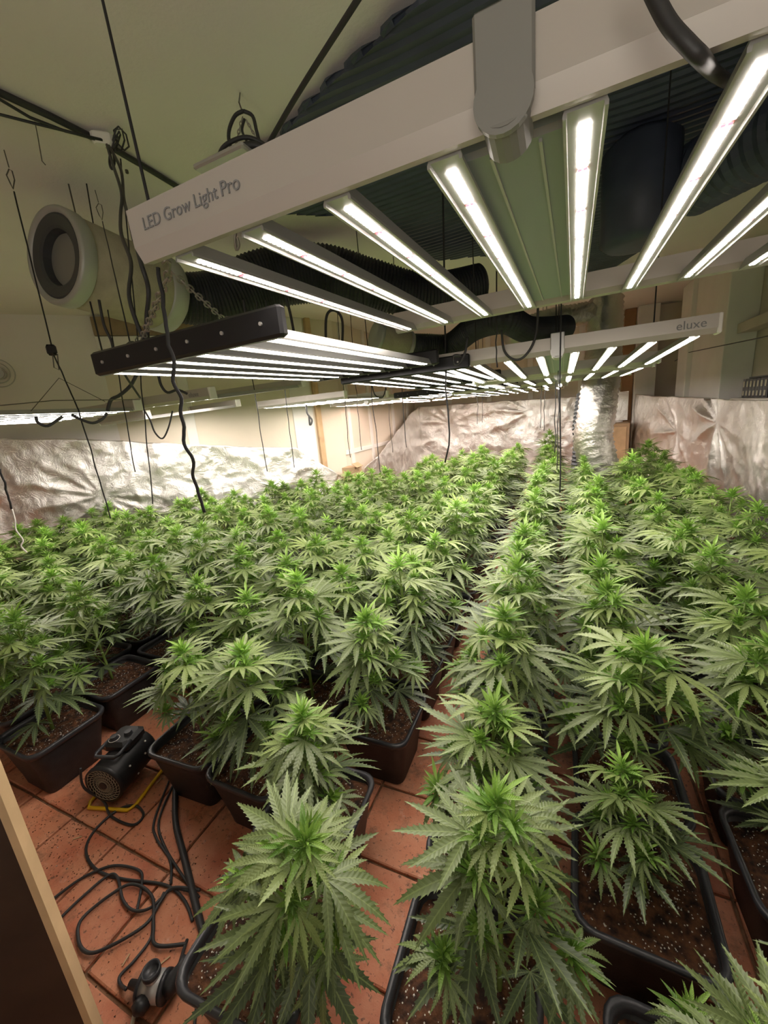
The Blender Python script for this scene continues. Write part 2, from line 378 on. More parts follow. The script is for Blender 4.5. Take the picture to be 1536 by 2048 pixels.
# ------------------------------------------------------------------ foil sheets
def foil_sheet(name, plan, tops, bots, label, stars=(), amp=.03, nx=150, nz=50, seed=0):
    """plan: list of (s in 0..1, x, y); tops/bots: list of (s, z)"""
    def lerp(tab, s):
        for a, b in zip(tab, tab[1:]):
            if s <= b[0]:
                t = (s - a[0]) / (b[0] - a[0] + 1e-9); return [a[k] + (b[k] - a[k]) * t for k in range(1, len(a))]
        return list(tab[-1][1:])
    vs, fs = [], []
    for i in range(nx + 1):
        s = i / nx; x, y = lerp(plan, s); x2, y2 = lerp(plan, min(1, s + .01)); x1, y1 = lerp(plan, max(0, s - .01))
        d = Vector((x2 - x1, y2 - y1, 0)).normalized(); nrm = Vector((d.y, -d.x, 0))
        zt = lerp(tops, s)[0] + .012 * noise.noise(Vector((s * 30, seed, 0))) ; zb = lerp(bots, s)[0]
        for j in range(nz + 1):
            v = j / nz; z = zb + (zt - zb) * v; q = Vector((x, y, z))
            h = 0
            for sc, a in ((1.1, 1.), (2.6, .5), (6, .2), (13, .09)):
                h += a * (1 - 2 * abs(noise.noise(q * sc + Vector((seed * 3.1, 0, 0)))))
            h *= amp * .55
            for (sx, sy, sz, A, nf) in stars:
                e = q - Vector((sx, sy, sz)); du = e.dot(d); dz = e.z; r = math.hypot(e.x, e.y, dz) if False else math.sqrt(e.x ** 2 + e.y ** 2 + e.z ** 2)
                th = math.atan2(dz, du if abs(du) > 1e-6 else 1e-6)
                fold = (1 - abs(math.sin(th * nf / 2 + 1.3 * math.sin(th * 2 + 1)))) * (.55 + .45 * math.sin(th * 1.0 + sx * 3))
                h += A * fold * min(r, .5) * math.exp(-r / .45)
            vs.append(q + nrm * h)
    for i in range(nx):
        for j in range(nz):
            a = i * (nz + 1) + j; fs.append((a, a + nz + 1, a + nz + 2, a + 1))
    o = obj(name, mesh(name, vs, fs, 'foil', True)); sol = o.modifiers.new('thick', 'SOLIDIFY'); sol.thickness = .002
    tag(o, label, 'foil sheet'); return o
off = .10
la = (P[0][0] + off * 1.2, P[0][1] + .1); lb = (P[1][0] + .14, P[1][1] - .07); lc = (P[2][0] + .1, P[2][1] - .10); ld = (P[3][0] + .02, P[3][1] - .25)
def ztop(px, py, a, b): return apl(px, py, a, b)
pA0 = ztop(0, 878, la, lb); pA1 = ztop(150, 877, la, lb); pB0 = ztop(300, 885, lb, lc); pB1 = ztop(480, 893, lb, lc); pC = ztop(592, 896, lc, ld); pD = ztop(690, 932, lc, ld)
star1 = ztop(208, 990, la, lb); star1b = ztop(208, 990, lb, lc)
foil_sheet('foil_sheet', [(0, *la), (.55, *lb)], [(0, pA0.z), (.4, pA0.z), (.5, pA1.z), (.55, pA1.z)], [(0, 0), (.55, 0)],
           'crinkled pale foil sheet on the plain left wall beside the fold', amp=.035, nx=150, nz=55, seed=2) if False else None
L1 = Lw(la, lb); L2 = Lw(lb, lc); L3 = Lw(lc, ld); LT = L1 + L2 + L3
def sAt(p):
    q = Vector((p.x, p.y)); best = None; acc = 0
    for a, b, L in ((la, lb, L1), (lb, lc, L2), (lc, ld, L3)):
        A = Vector(a); B = Vector(b); t = max(0, min(1, (q - A).dot(B - A) / (L * L))); dd = (A + (B - A) * t - q).length
        if best is None or dd < best[0]: best = (dd, (acc + t * L) / LT)
        acc += L
    return best[1]
tops = sorted([(0, pA0.z), (sAt(pA0), pA0.z), (sAt(pA1), pA1.z), (sAt(pB0), pB0.z), (sAt(pB1), pB1.z), (sAt(pC), pC.z), (sAt(pD), pD.z), (1.0, pD.z - .15)])
foil_sheet('foil_sheet', [(0, *la), (L1 / LT, *lb), ((L1 + L2) / LT, *lc), (1, *ld)], tops, [(0, 0), (1, 0)],
           'crinkled silver foil sheet pinned along the left wall behind the plants', stars=[(star1b.x, star1b.y, star1b.z, .16, 11)], amp=.06, nx=420, nz=80, seed=2)
pR0 = apl(770, 935, (-2.9, 5.6), (-2.93, 8.55)); 
bt = [(1.08, 8.55)]
fb0 = ay_(870, 800, 8.55); fb1 = ay_(1000, 800, 8.55); fb2 = ay_(1150, 795, 8.55)
LL = 2.95; LB = 1.08 + 2.93; LT2 = LL + LB
foil_sheet('foil_sheet', [(0, -2.9, 5.6), (LL / LT2, -2.93, 8.55), (1, 1.0, 8.55)],
           [(0, .72), (.1, .88), (.22, 1.2), (.34, 1.5), (LL / LT2, 1.62), (.6, fb1.z), (1, 1.5)], [(0, 0), (1, 0)],
           'crinkled silver foil curving up the back-left corner and along the back wall', stars=[(-2.2, 8.55, 1.2, .15, 10), (-.6, 8.55, 1.3, .15, 10)], amp=.06, nx=320, nz=60, seed=5)
st = apl(1437, 845, (1.5, 2), (1.5, 6.3)); st2 = apl(1330, 965, (1.5, 2), (1.5, 6.3)); st3 = apl(1365, 862, (1.5, 2), (1.5, 6.3))
foil_sheet('foil_sheet', [(0, 1.16, 8.35), (.25, 1.53, 6.3), (1, 1.53, -.6)],
           [(0, 1.47), (.1, 1.42), (.3, 1.36), (.6, 1.33), (1, 1.33)], [(0, 0), (1, 0)],
           'bright crinkled silver foil with star-shaped creases covering the right wall', stars=[(st.x, st.y, st.z, .42, 10), (st2.x, st2.y, st2.z, .32, 9), (st3.x, st3.y, st3.z, .3, 7)], amp=.05, nx=560, nz=90, seed=9)
# foil strip on the floor along the right wall
def floor_foil(name, x0, x1, y0, y1, label, seed):
    vs, fs = [], []; nx, ny = 12, 90
    for i in range(nx + 1):
        for j in range(ny + 1):
            u = i / nx; q = Vector((x0 + (x1 - x0) * u, y0 + (y1 - y0) * j / ny, 0))
            h = sum(a * (1 - 2 * abs(noise.noise(q * sc + Vector((seed, 0, 0))))) for sc, a in ((3, .5), (8, .3)))
            vs.append(Vector((q.x, q.y, .012 + .10 * u ** 3 + .012 * (h + .8) * 1)))
    for i in range(nx):
        for j in range(ny):
            a = i * (ny + 1) + j; fs.append((a, a + ny + 1, a + ny + 2, a + 1))
    return tag(obj(name, mesh(name, vs, fs, 'foil', True)), label, 'foil sheet')
floor_foil('foil_strip', 1.21, 1.42, .3, 6.3, 'strip of foil lying on the floor between the last pots and right-hand foil', 3)
def crumple(name, c, r, label, seed, hz=.03):
    vs, fs = [], []; n = 22
    for i in range(n + 1):
        for j in range(n + 1):
            q = Vector((i / n - .5, j / n - .5, 0)); w_ = Vector((c[0] + q.x * r * 2, c[1] + q.y * r * 1.4, 0))
            h = sum(a * (1 - 2 * abs(noise.noise(w_ * sc + Vector((seed, 0, 0))))) for sc, a in ((6, .6), (15, .3)))
            vs.append(w_ + Vector((0, 0, c[2] + .02 + hz * (h + .9))))
    for i in range(n):
        for j in range(n):
            a = i * (n + 1) + j; fs.append((a, a + n + 1, a + n + 2, a + 1))
    return tag(obj(name, mesh(name, vs, fs, 'foil', True)), label, 'foil scrap')
# ------------------------------------------------------------------ plants: leaf meshes
def leaflet(vs, fs, uvs, ang, L, Wd, seg, serr, droop, fold, z0=0.0):
    ca, sa = math.cos(ang), math.sin(ang)
    def put(t, v, lift=0):
        y = L * t; x = v
        z = fold * abs(x) * 1.0 - droop * L * t * t + z0
        yy = y * (1 - .25 * droop * t)
        vs.append(Vector((x * ca + yy * sa, -x * sa + yy * ca, z))); uvs.append((t, 0 if Wd == 0 else x / Wd))
        return len(vs) - 1
    def wf(t): return Wd * (min(1, t / .45) ** .75) * (1 - max(0, (t - .45) / .55) ** 1.5) if t < 1 else 0
    prevc = put(0, 0); pl = pr = None
    for k in range(1, seg + 1):
        t = k / seg
        c = put(t, 0)
        if k < seg:
            w_ = max(wf(t), .0006)
            l = put(t - (.35 / seg if serr else 0), -w_ * (.80 if serr else 1)); r = put(t - (.35 / seg if serr else 0), w_ * (.80 if serr else 1))
            if pl is None: fs += [(prevc, c, l), (prevc, r, c)]
            else:
                fs += [(prevc, c, l, pl), (prevc, pr, r, c)]
            if serr:
                tl = put(t + .25 / seg, -w_ * 1.08); tr = put(t + .25 / seg, w_ * 1.08)
                fs += [(l, c, tl), (c, r, tr)]
            pl, pr = l, r
        else:
            if pl is not None: fs += [(prevc, c, pl), (prevc, pr, c)]
        prevc = c
def make_leaf(n, seg, serr, droop, fold, age, seed, matn='leaf', wr=.082):
    r2 = random.Random(seed); vs, fs, uvs = [], [], []
    angs = {7: [0, 27, -27, 56, -56, 98, -98], 5: [0, 32, -32, 72, -72], 3: [0, 38, -38], 9: [0, 22, -22, 45, -45, 72, -72, 115, -115]}[n]
    lens = {7: [1, .93, .93, .74, .74, .42, .42], 5: [1, .85, .85, .5, .5], 3: [1, .7, .7], 9: [1, .96, .96, .84, .84, .62, .62, .34, .34]}[n]
    for a, l in zip(angs, lens):
        l *= r2.uniform(.92, 1.06)
        leaflet(vs, fs, uvs, R_(a + r2.uniform(-5, 5)), l, wr * (l ** .6) * r2.uniform(.9, 1.1), seg, serr, droop * r2.uniform(.7, 1.35), fold, z0=.006 * r2.random())
    return dict(v=vs, f=fs, uv=uvs, age=age, mat=matn)
def bake(name, parts):
    """parts: list of (data, matrix) -> one mesh with uv and age"""
    vs, fs, uv, ages, mi = [], [], [], [], []; mats = []
    for d, mt in parts:
        b = len(vs); vs += [mt @ p for p in d['v']] if mt is not None else d['v']
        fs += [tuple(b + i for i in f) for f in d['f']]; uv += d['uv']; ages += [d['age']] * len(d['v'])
        if d['mat'] not in mats: mats.append(d['mat'])
        mi += [mats.index(d['mat'])] * len(d['f'])
    me = bpy.data.meshes.new(name); me.from_pydata([tuple(v) for v in vs], [], fs)
    for m_ in mats: me.materials.append(M[m_])
    ul = me.uv_layers.new(name='UVMap'); loops = [0] * len(me.loops); me.loops.foreach_get('vertex_index', loops)
    fl = [];
    for i in loops: fl += uv[i]
    ul.data.foreach_set('uv', fl)
    at = me.attributes.new('age', 'FLOAT', 'POINT'); at.data.foreach_set('value', ages)
    me.polygons.foreach_set('material_index', mi); me.polygons.foreach_set('use_smooth', [True] * len(mi)); me.update()
    return me
LEAF = []      # (data, mesh); index = age class*3 + shape
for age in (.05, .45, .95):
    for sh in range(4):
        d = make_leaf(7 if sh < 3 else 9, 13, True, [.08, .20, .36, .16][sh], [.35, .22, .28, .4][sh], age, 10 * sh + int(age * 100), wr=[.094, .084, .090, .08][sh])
        LEAF.append((d, bake('leaf', [(d, None)])))
small = [make_leaf(5, 6, False, dr, .5, ag, 77 + i, 'tip', .085) for i, (dr, ag) in enumerate(((.1, .3), (.25, .6), (-.1, .9)))]
thin = make_leaf(3, 4, False, .05, .6, 1.0, 99, 'tip', .08)
def tip_data(seed, size):
    r2 = random.Random(seed); parts = []
    for k in range(13):
        a = k * 2.4 + r2.random() * .4; el = R_([15, 22, 30, 42, 52, 62, 70, 76, 82, 60, 45, 72, 35][k] + r2.uniform(-6, 6)); s = size * [1, .95, .85, .8, .7, .6, .5, .45, .4, .55, .7, .5, .9][k] * r2.uniform(.85, 1.15)
        mt = Matrix.Translation((0, 0, size * .03 * k)) @ Matrix.Rotation(a, 4, 'Z') @ Matrix.Rotation(el, 4, 'X') @ Matrix.Scale(s, 4)
        parts.append((small[k % 3] if k < 9 else thin, mt))
    return parts
TIPD = [tip_data(s, 1.0) for s in range(4)]
TIP = [bake('growing_tip', t) for t in TIPD]
# ------------------------------------------------------------------ plant templates
def template(seed, h, dens=1.0, spread=1.0):
    r2 = random.Random(seed); leaves, tips, st = [], [], MB()
    lean = Vector((r2.uniform(-.05, .05), r2.uniform(-.05, .05), 0))
    def ax(z): return lean * (z / h) ** 1.5 * (h / .5) + Vector((0, 0, z))
    st.tube([ax(h * k / 7) for k in range(8)], [.0075 - .0045 * k / 7 for k in range(8)], 7)
    z = .055 + r2.random() * .02; k = 0; a0 = r2.random() * 6.28
    while z < h - .015:
        f = z / h
        size = (.125 + .085 * math.sin(math.pi * min(1, f * .95 + .08))) * (1 if f < .8 else 1 - (f - .8) * 2.2)
        petl = (.062 + .045 * (1 - abs(f - .5))) * (1 if f < .85 else .45)
        for s in (0, 1):
            phi = a0 + s * math.pi + r2.uniform(-.3, .3)
            out = Vector((math.cos(phi), math.sin(phi), 0))
            up = .45 + .6 * f + r2.uniform(-.15, .15)
            if r2.random() < dens * (.93 if f > .3 else .5):
                base = ax(z); e = base + (out + Vector((0, 0, up))).normalized() * petl * spread
                st.tube([base, (base + e) / 2 + Vector((0, 0, .004)), e], .0017, 4, cap=False)
                pitch = R_(-10 + 30 * f + r2.uniform(-15, 15)); s_ = size * r2.uniform(.85, 1.15)
                mt = Matrix.Translation(e) @ Matrix.Rotation(phi - math.pi / 2 + r2.uniform(-.3, .3), 4, 'Z') @ Matrix.Rotation(pitch, 4, 'X') @ Matrix.Rotation(r2.uniform(-.3, .3), 4, 'Y') @ Matrix.Scale(s_, 4)
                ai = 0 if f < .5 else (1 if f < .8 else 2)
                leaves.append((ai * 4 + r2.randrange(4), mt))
            if f < .86 and r2.random() < .9:
                bl = (.19 * (1 - f) + .035) * spread * r2.uniform(.8, 1.15); phi2 = phi + .35
                o2 = Vector((math.cos(phi2), math.sin(phi2), 0)); base = ax(z); e = base + (o2 * .85 + Vector((0, 0, .62 + .4 * f))).normalized() * bl
                st.tube([base, base.lerp(e, .5) + o2 * .008, e], [.0035, .0028, .002], 5, cap=False)
                ts = .06 + .03 * (1 - f) * r2.uniform(.7, 1.3)
                tips.append((r2.randrange(4), Matrix.Translation(e) @ Matrix.Rotation(r2.random() * 6.28, 4, 'Z') @ Matrix.Rotation(r2.uniform(-.2, .2), 4, 'X') @ Matrix.Scale(ts, 4)))
                if bl > .06:
                    for q in ((-1, 1) if bl > .085 else (1,)):
                        ph3 = phi2 + q * 1.2; o3 = Vector((math.cos(ph3), math.sin(ph3), 0)); e3 = e + (o3 + Vector((0, 0, .2))) * .02
                        st.tube([e - Vector((0, 0, .01)), e3], .0014, 4, cap=False)
                        mt = Matrix.Translation(e3) @ Matrix.Rotation(ph3 - math.pi / 2, 4, 'Z') @ Matrix.Rotation(R_(r2.uniform(-28, 8)), 4, 'X') @ Matrix.Scale(r2.uniform(.08, .125), 4)
                        leaves.append((4 * (1 if f < .6 else 2) + r2.randrange(4), mt))
        a0 += math.pi / 2 + r2.uniform(-.25, .25); z += (.066 - .030 * f) * r2.uniform(.85, 1.15); k += 1
    tips.append((r2.randrange(4), Matrix.Translation(ax(h) - Vector((0, 0, .008))) @ Matrix.Scale(.105, 4)))
    return dict(leaves=leaves, tips=tips, stem=st.mesh('stem', 'stem', True))
TEMPL = [template(11 + i, hh, 1.0, sp) for i, (hh, sp) in enumerate(((.50, 1), (.54, 1.05), (.47, .95), (.52, 1.1), (.45, 1.0), (.57, 1.0), (.48, 1.1)))]
for t in TEMPL:
    t['foliage'] = bake('foliage', [(LEAF[i][0], m_) for i, m_ in t['leaves']] + [(d, m_ @ m2) for i, m_ in t['tips'] for d, m2 in TIPD[i]])
# ------------------------------------------------------------------ pots
def rrect(hw, r, n=4):
    pts = []
    for cx, cy, a0 in ((hw - r, hw - r, 0), (-hw + r, hw - r, 90), (-hw + r, -hw + r, 180), (hw - r, -hw + r, 270)):
        for k in range(n + 1):
            a = R_(a0 + 90 * k / n); pts.append((cx + r * math.cos(a), cy + r * math.sin(a)))
    return pts
def loft(rings, closed_ends=(False, False)):
    mb = MB(); n = len(rings[0])
    for ring in rings: mb.v += [Vector(p) for p in ring]
    for i in range(len(rings) - 1):
        mb.f += [(i * n + k, i * n + (k + 1) % n, (i + 1) * n + (k + 1) % n, (i + 1) * n + k) for k in range(n)]
    if closed_ends[0]: mb.f.append(tuple(range(n - 1, -1, -1)))
    if closed_ends[1]: mb.f.append(tuple((len(rings) - 1) * n + k for k in range(n)))
    return mb
def ring(hw, r, z): return [(x, y, z) for x, y in rrect(hw, r)]
PH = .25
pot_me = loft([ring(.112, .03, .0), ring(.115, .035, .003), ring(.122, .036, .06), ring(.1235, .036, .065), ring(.150, .045, PH - .035), ring(.151, .045, PH - .02), ring(.147, .043, PH - .02), ring(.138, .04, PH - .07), ring(.11, .03, .01)], (True, True)).mesh('pot', 'pot', True)
rim_me = loft([ring(.150, .046, PH - .030), ring(.157, .05, PH - .028), ring(.163, .052, PH - .014), ring(.164, .053, PH - .004), ring(.160, .051, PH + .001), ring(.151, .047, PH), ring(.146, .045, PH - .008), ring(.1455, .045, PH - .02)]).mesh('rim', 'rim', True)
def soil_mesh(seed, hi=.215):
    n = 22; mb = MB(); hw = .1445; rr = .04
    for i in range(n + 1):
        for j in range(n + 1):
            x = (i / n * 2 - 1); y = (j / n * 2 - 1)
            # squircle clamp to rounded corner
            X, Y = x * hw, y * hw; cx, cy = max(0, abs(X) - (hw - rr)), max(0, abs(Y) - (hw - rr)); l = math.hypot(cx, cy)
            if l > rr: X = math.copysign(hw - rr + cx * rr / l, X); Y = math.copysign(hw - rr + cy * rr / l, Y)
            q = Vector((X, Y, seed * 5.3)); h = noise.noise(q * 9) * .011 + noise.noise(q * 32) * .006 + noise.noise(q * 70) * .003
            mb.v.append(Vector((X * (hi - .0) / .215, Y * (hi) / .215, hi + h)))
    for i in range(n):
        for j in range(n):
            a = i * (n + 1) + j; mb.f.append((a, a + n + 1, a + n + 2, a + 1))
    return mb
SOIL = [soil_mesh(s).mesh('soil', 'soil', False) for s in range(3)]
def perlite_mesh(seed, n=95):
    r2 = random.Random(seed); mb = MB()
    for k in range(n):
        x, y = r2.uniform(-.13, .13), r2.uniform(-.13, .13)
        if abs(x) > .115 and abs(y) > .115: continue
        q = Vector((x, y, (seed % 3) * 5.3)); z = .216 + noise.noise(q * 9) * .011 + noise.noise(q * 32) * .006
        s = r2.choice((.0012, .0015, .002, .0026)); b = len(mb.v); rot = Matrix.Rotation(r2.random() * 6, 3, (r2.random(), r2.random(), r2.random()))
        for d in ((1, 0, 0), (-1, 0, 0), (0, 1.3, 0), (0, -1.3, 0), (0, 0, 1), (0, 0, -1)): mb.v.append(rot @ Vector(d) * s + Vector((x, y, z)))
        mb.f += [(b + i, b + j, b + l) for i, j, l in ((0, 2, 4), (2, 1, 4), (1, 3, 4), (3, 0, 4), (2, 0, 5), (1, 2, 5), (3, 1, 5), (0, 3, 5))]
    return mb.mesh('perlite', 'perlite')
PERL = [perlite_mesh(s) for s in range(3)]
nplants = [0]
def plant(x, y, label, rot=0, tmpl=None, near=True, scale=1.0, prot=None, group=None, off=(0, 0), lean=(0, 0)):
    i = nplants[0]; nplants[0] += 1
    root = empty('potted_cannabis_plant', label, 'plant', (x, y, 0), group or 'potted cannabis plants on the tiled floor')
    root.rotation_euler = (0, 0, rot)
    obj('pot', pot_me, root); obj('rim', rim_me, root)
    so = obj('soil', SOIL[i % 3], root)
    if y < 3.0: tag(obj('perlite', PERL[i % 3], so), kind='stuff')
    t = TEMPL[(i * 3 + 1) % len(TEMPL) if tmpl is None else tmpl]
    pr = rnd.random() * 6.28 if prot is None else prot
    sh = Matrix.Identity(4); ln = Vector((lean[0], lean[1], .5)).normalized(); sh = Vector((0, 0, 1)).rotation_difference(ln).to_matrix().to_4x4()
    base = Matrix.Translation((off[0], off[1], .212)) @ sh @ Matrix.Rotation(pr, 4, 'Z') @ Matrix.Scale(scale, 4)
    obj('stem', t['stem'], root, base)
    if near:
        for li, m_ in t['leaves']: obj('leaf', LEAF[li][1], root, base @ m_)
        for ti, m_ in t['tips']: obj('growing_tip', TIP[ti], root, base @ m_)
    else:
        tag(obj('foliage', t['foliage'], root, base), kind='stuff')
    return root
near_spots = [
 (-.675, .50, 'large dark green cannabis plant in the nearest pot at bottom left', 2, .5, .93, .06),
 (-.18, .60, 'tall cannabis plant in the bottom centre pot with a pale upright top', 3, 1.2, .90, .02),
 (.205, .94, 'cannabis plant leaning back in the pot with much bare soil at lower right', 4, 2.2, .68, -.03),
 (.26, .53, 'cannabis plant in the front right corner pot cut by the bottom edge', 4, .6, .72, 0),
 (-.74, .835, 'cannabis plant with one yellow-white leaf, directly behind the nearest bottom-left plant', 2, 3.0, .85, .05),
 (-1.06, .94, 'cannabis plant in the pot behind the black hose, with much bare soil showing', 0, .9, .95, 0),
 (-1.40, .95, 'cannabis plant in the pot touching the yellow heater stand on its right', 6, 4.0, .9, .05),
 (-.70, 1.30, 'cannabis plant at the corner of the left block beside the bare tile aisle', 3, 1.9, .95, 0),
 (-2.15, .75, 'cannabis plant in the pot left of the black heater', 5, 2.6, 1.0, 0),
 (-2.22, 1.10, 'cannabis plant with a long bare stem in the pot behind the black heater', 1, 5.0, .98, 0),
 (-2.53, .82, 'cannabis plant whose pot is cut by the left edge', 0, 1.0, .95, 0),
 (-2.58, 1.18, 'cannabis plant behind and left of the bare-stemmed one', 2, .3, .95, 0),
 (-.19, .96, 'cannabis plant hidden close behind the bottom centre plant', 4, 2.0, .9, 0),
 (.615, 1.11, 'cannabis plant in the pot at the right edge beyond the tile strip', 6, 3.3, .95, .03),
 (.62, .74, 'cannabis plant reaching in at the lower right edge of the floor', 0, 5.2, .9, 0),
]
used = []
tweak = {0: ((.05, 0), (.20, -.03)), 1: ((.07, .02), (.03, .08)), 2: ((.02, -.01), (-.12, .12)), 3: ((.04, 0), (.03, .05)), 9: ((-.05, 0), (-.1, 0))}
for qi, (x, y, lab, ti, pr, sc, rt) in enumerate(near_spots):
    of_, le_ = tweak.get(qi, ((0, 0), (0, 0)))
    plant(x, y, lab, rt, ti, True, sc, pr, None, of_, le_); used.append((x, y))
def ordn(n): return '%d%s' % (n, 'th' if 10 <= n % 100 <= 20 else {1: 'st', 2: 'nd', 3: 'rd'}.get(n % 10, 'th'))
cols = [(1.0, .8), (.615, 1.45), (.205, 1.28), (-.19, 1.30), (-.70, 1.66), (-1.06, 1.29), (-1.42, 1.33), (-1.78, 1.38), (-2.2, 1.46), (-2.57, 1.53), (-2.94, .95), (-3.3, 1.1), (-3.67, 1.25), (-4.04, 1.4), (-4.4, 1.55), (-4.76, 1.9), (-5.1, 2.2)]
cand = []
for ci, (cx, y0) in enumerate(cols):
    y = y0; ri = 0
    while y < 8.35:
        x = cx + rnd.uniform(-.012, .012) * (1 if y < 3 else 2.4); yy = y + rnd.uniform(-.01, .01)
        ok = True
        if cx > .5 and y > 6.1: ok = False
        if cx > .1 and y > 5.0 and cx < .7: ok = False
        if -.3 < cx < .1 and 5.4 < y < 6.1: ok = False
        if cx < -2.6 and y > 4.9: ok = False
        if cx > -2.6 and cx < -2.3 and y > 8.2: ok = False
        if y - 3.2 > (cx + 4.95) * 1.02 - .62: ok = False
        if y - .2 > (cx + 7.4) * 1.224 - .65: ok = False
        px = proj((x, y, .6)); p2 = proj((x, y, .2))
        if px[2] < .1 or not (-90 < px[0] < 1640 or -90 < p2[0] < 1640) or min(px[1], p2[1]) > 2120: ok = False
        if ok:
            cand.append((y, x, ci, ri, yy))
        ri += 1; y += .335
cand.sort()
NEAR_N = 110
ncand = len(cand)
print('CANDIDATES', ncand)
seen = {}
for k, (y, x, ci, ri, yy) in enumerate(cand[:284]):
    seen[ci] = seen.get(ci, 0) + 1
    if y < 9.4:
        lab = 'cannabis plant in black pot, %s column from the right-hand foil, %s pot back in it' % (ordn(ci + 1), ordn(seen[ci]))
    elif x < -.45: lab = 'small distant cannabis plant in the packed rows left of the aisle near the back foil'
    else: lab = 'small distant cannabis plant in the packed rows right of the aisle near the back foil'
    plant(x, yy, lab, rnd.uniform(-.03, .03), None, k < NEAR_N, rnd.uniform(.95, 1.12) * (1 + .035 * max(0, y - 3)))
if ncand > 284:
    # the rest beyond the first 300: one joined mass
    vs = []; bmx = bmesh.new()
    for (y, x, ci, ri, yy) in cand[284:]:
        t = TEMPL[int(rnd.random() * 7)]
        for me_, m_ in ((pot_me, Matrix.Translation((x, yy, 0))), (t['foliage'], Matrix.Translation((x, yy, .212)) @ Matrix.Rotation(rnd.random() * 6, 4, 'Z'))):
            b2 = bmesh.new(); b2.from_mesh(me_); b2.transform(m_); tmp = bpy.data.meshes.new('t'); b2.to_mesh(tmp); bmx.from_mesh(tmp); b2.free(); bpy.data.meshes.remove(tmp)
    me_ = bpy.data.meshes.new('far_plants'); bmx.to_mesh(me_); bmx.free(); me_.materials.append(M['leaf'])
    tag(obj('far_cannabis_plants', me_), 'farthest cannabis plants merging into a green band before the back foil', 'plants', kind='stuff')
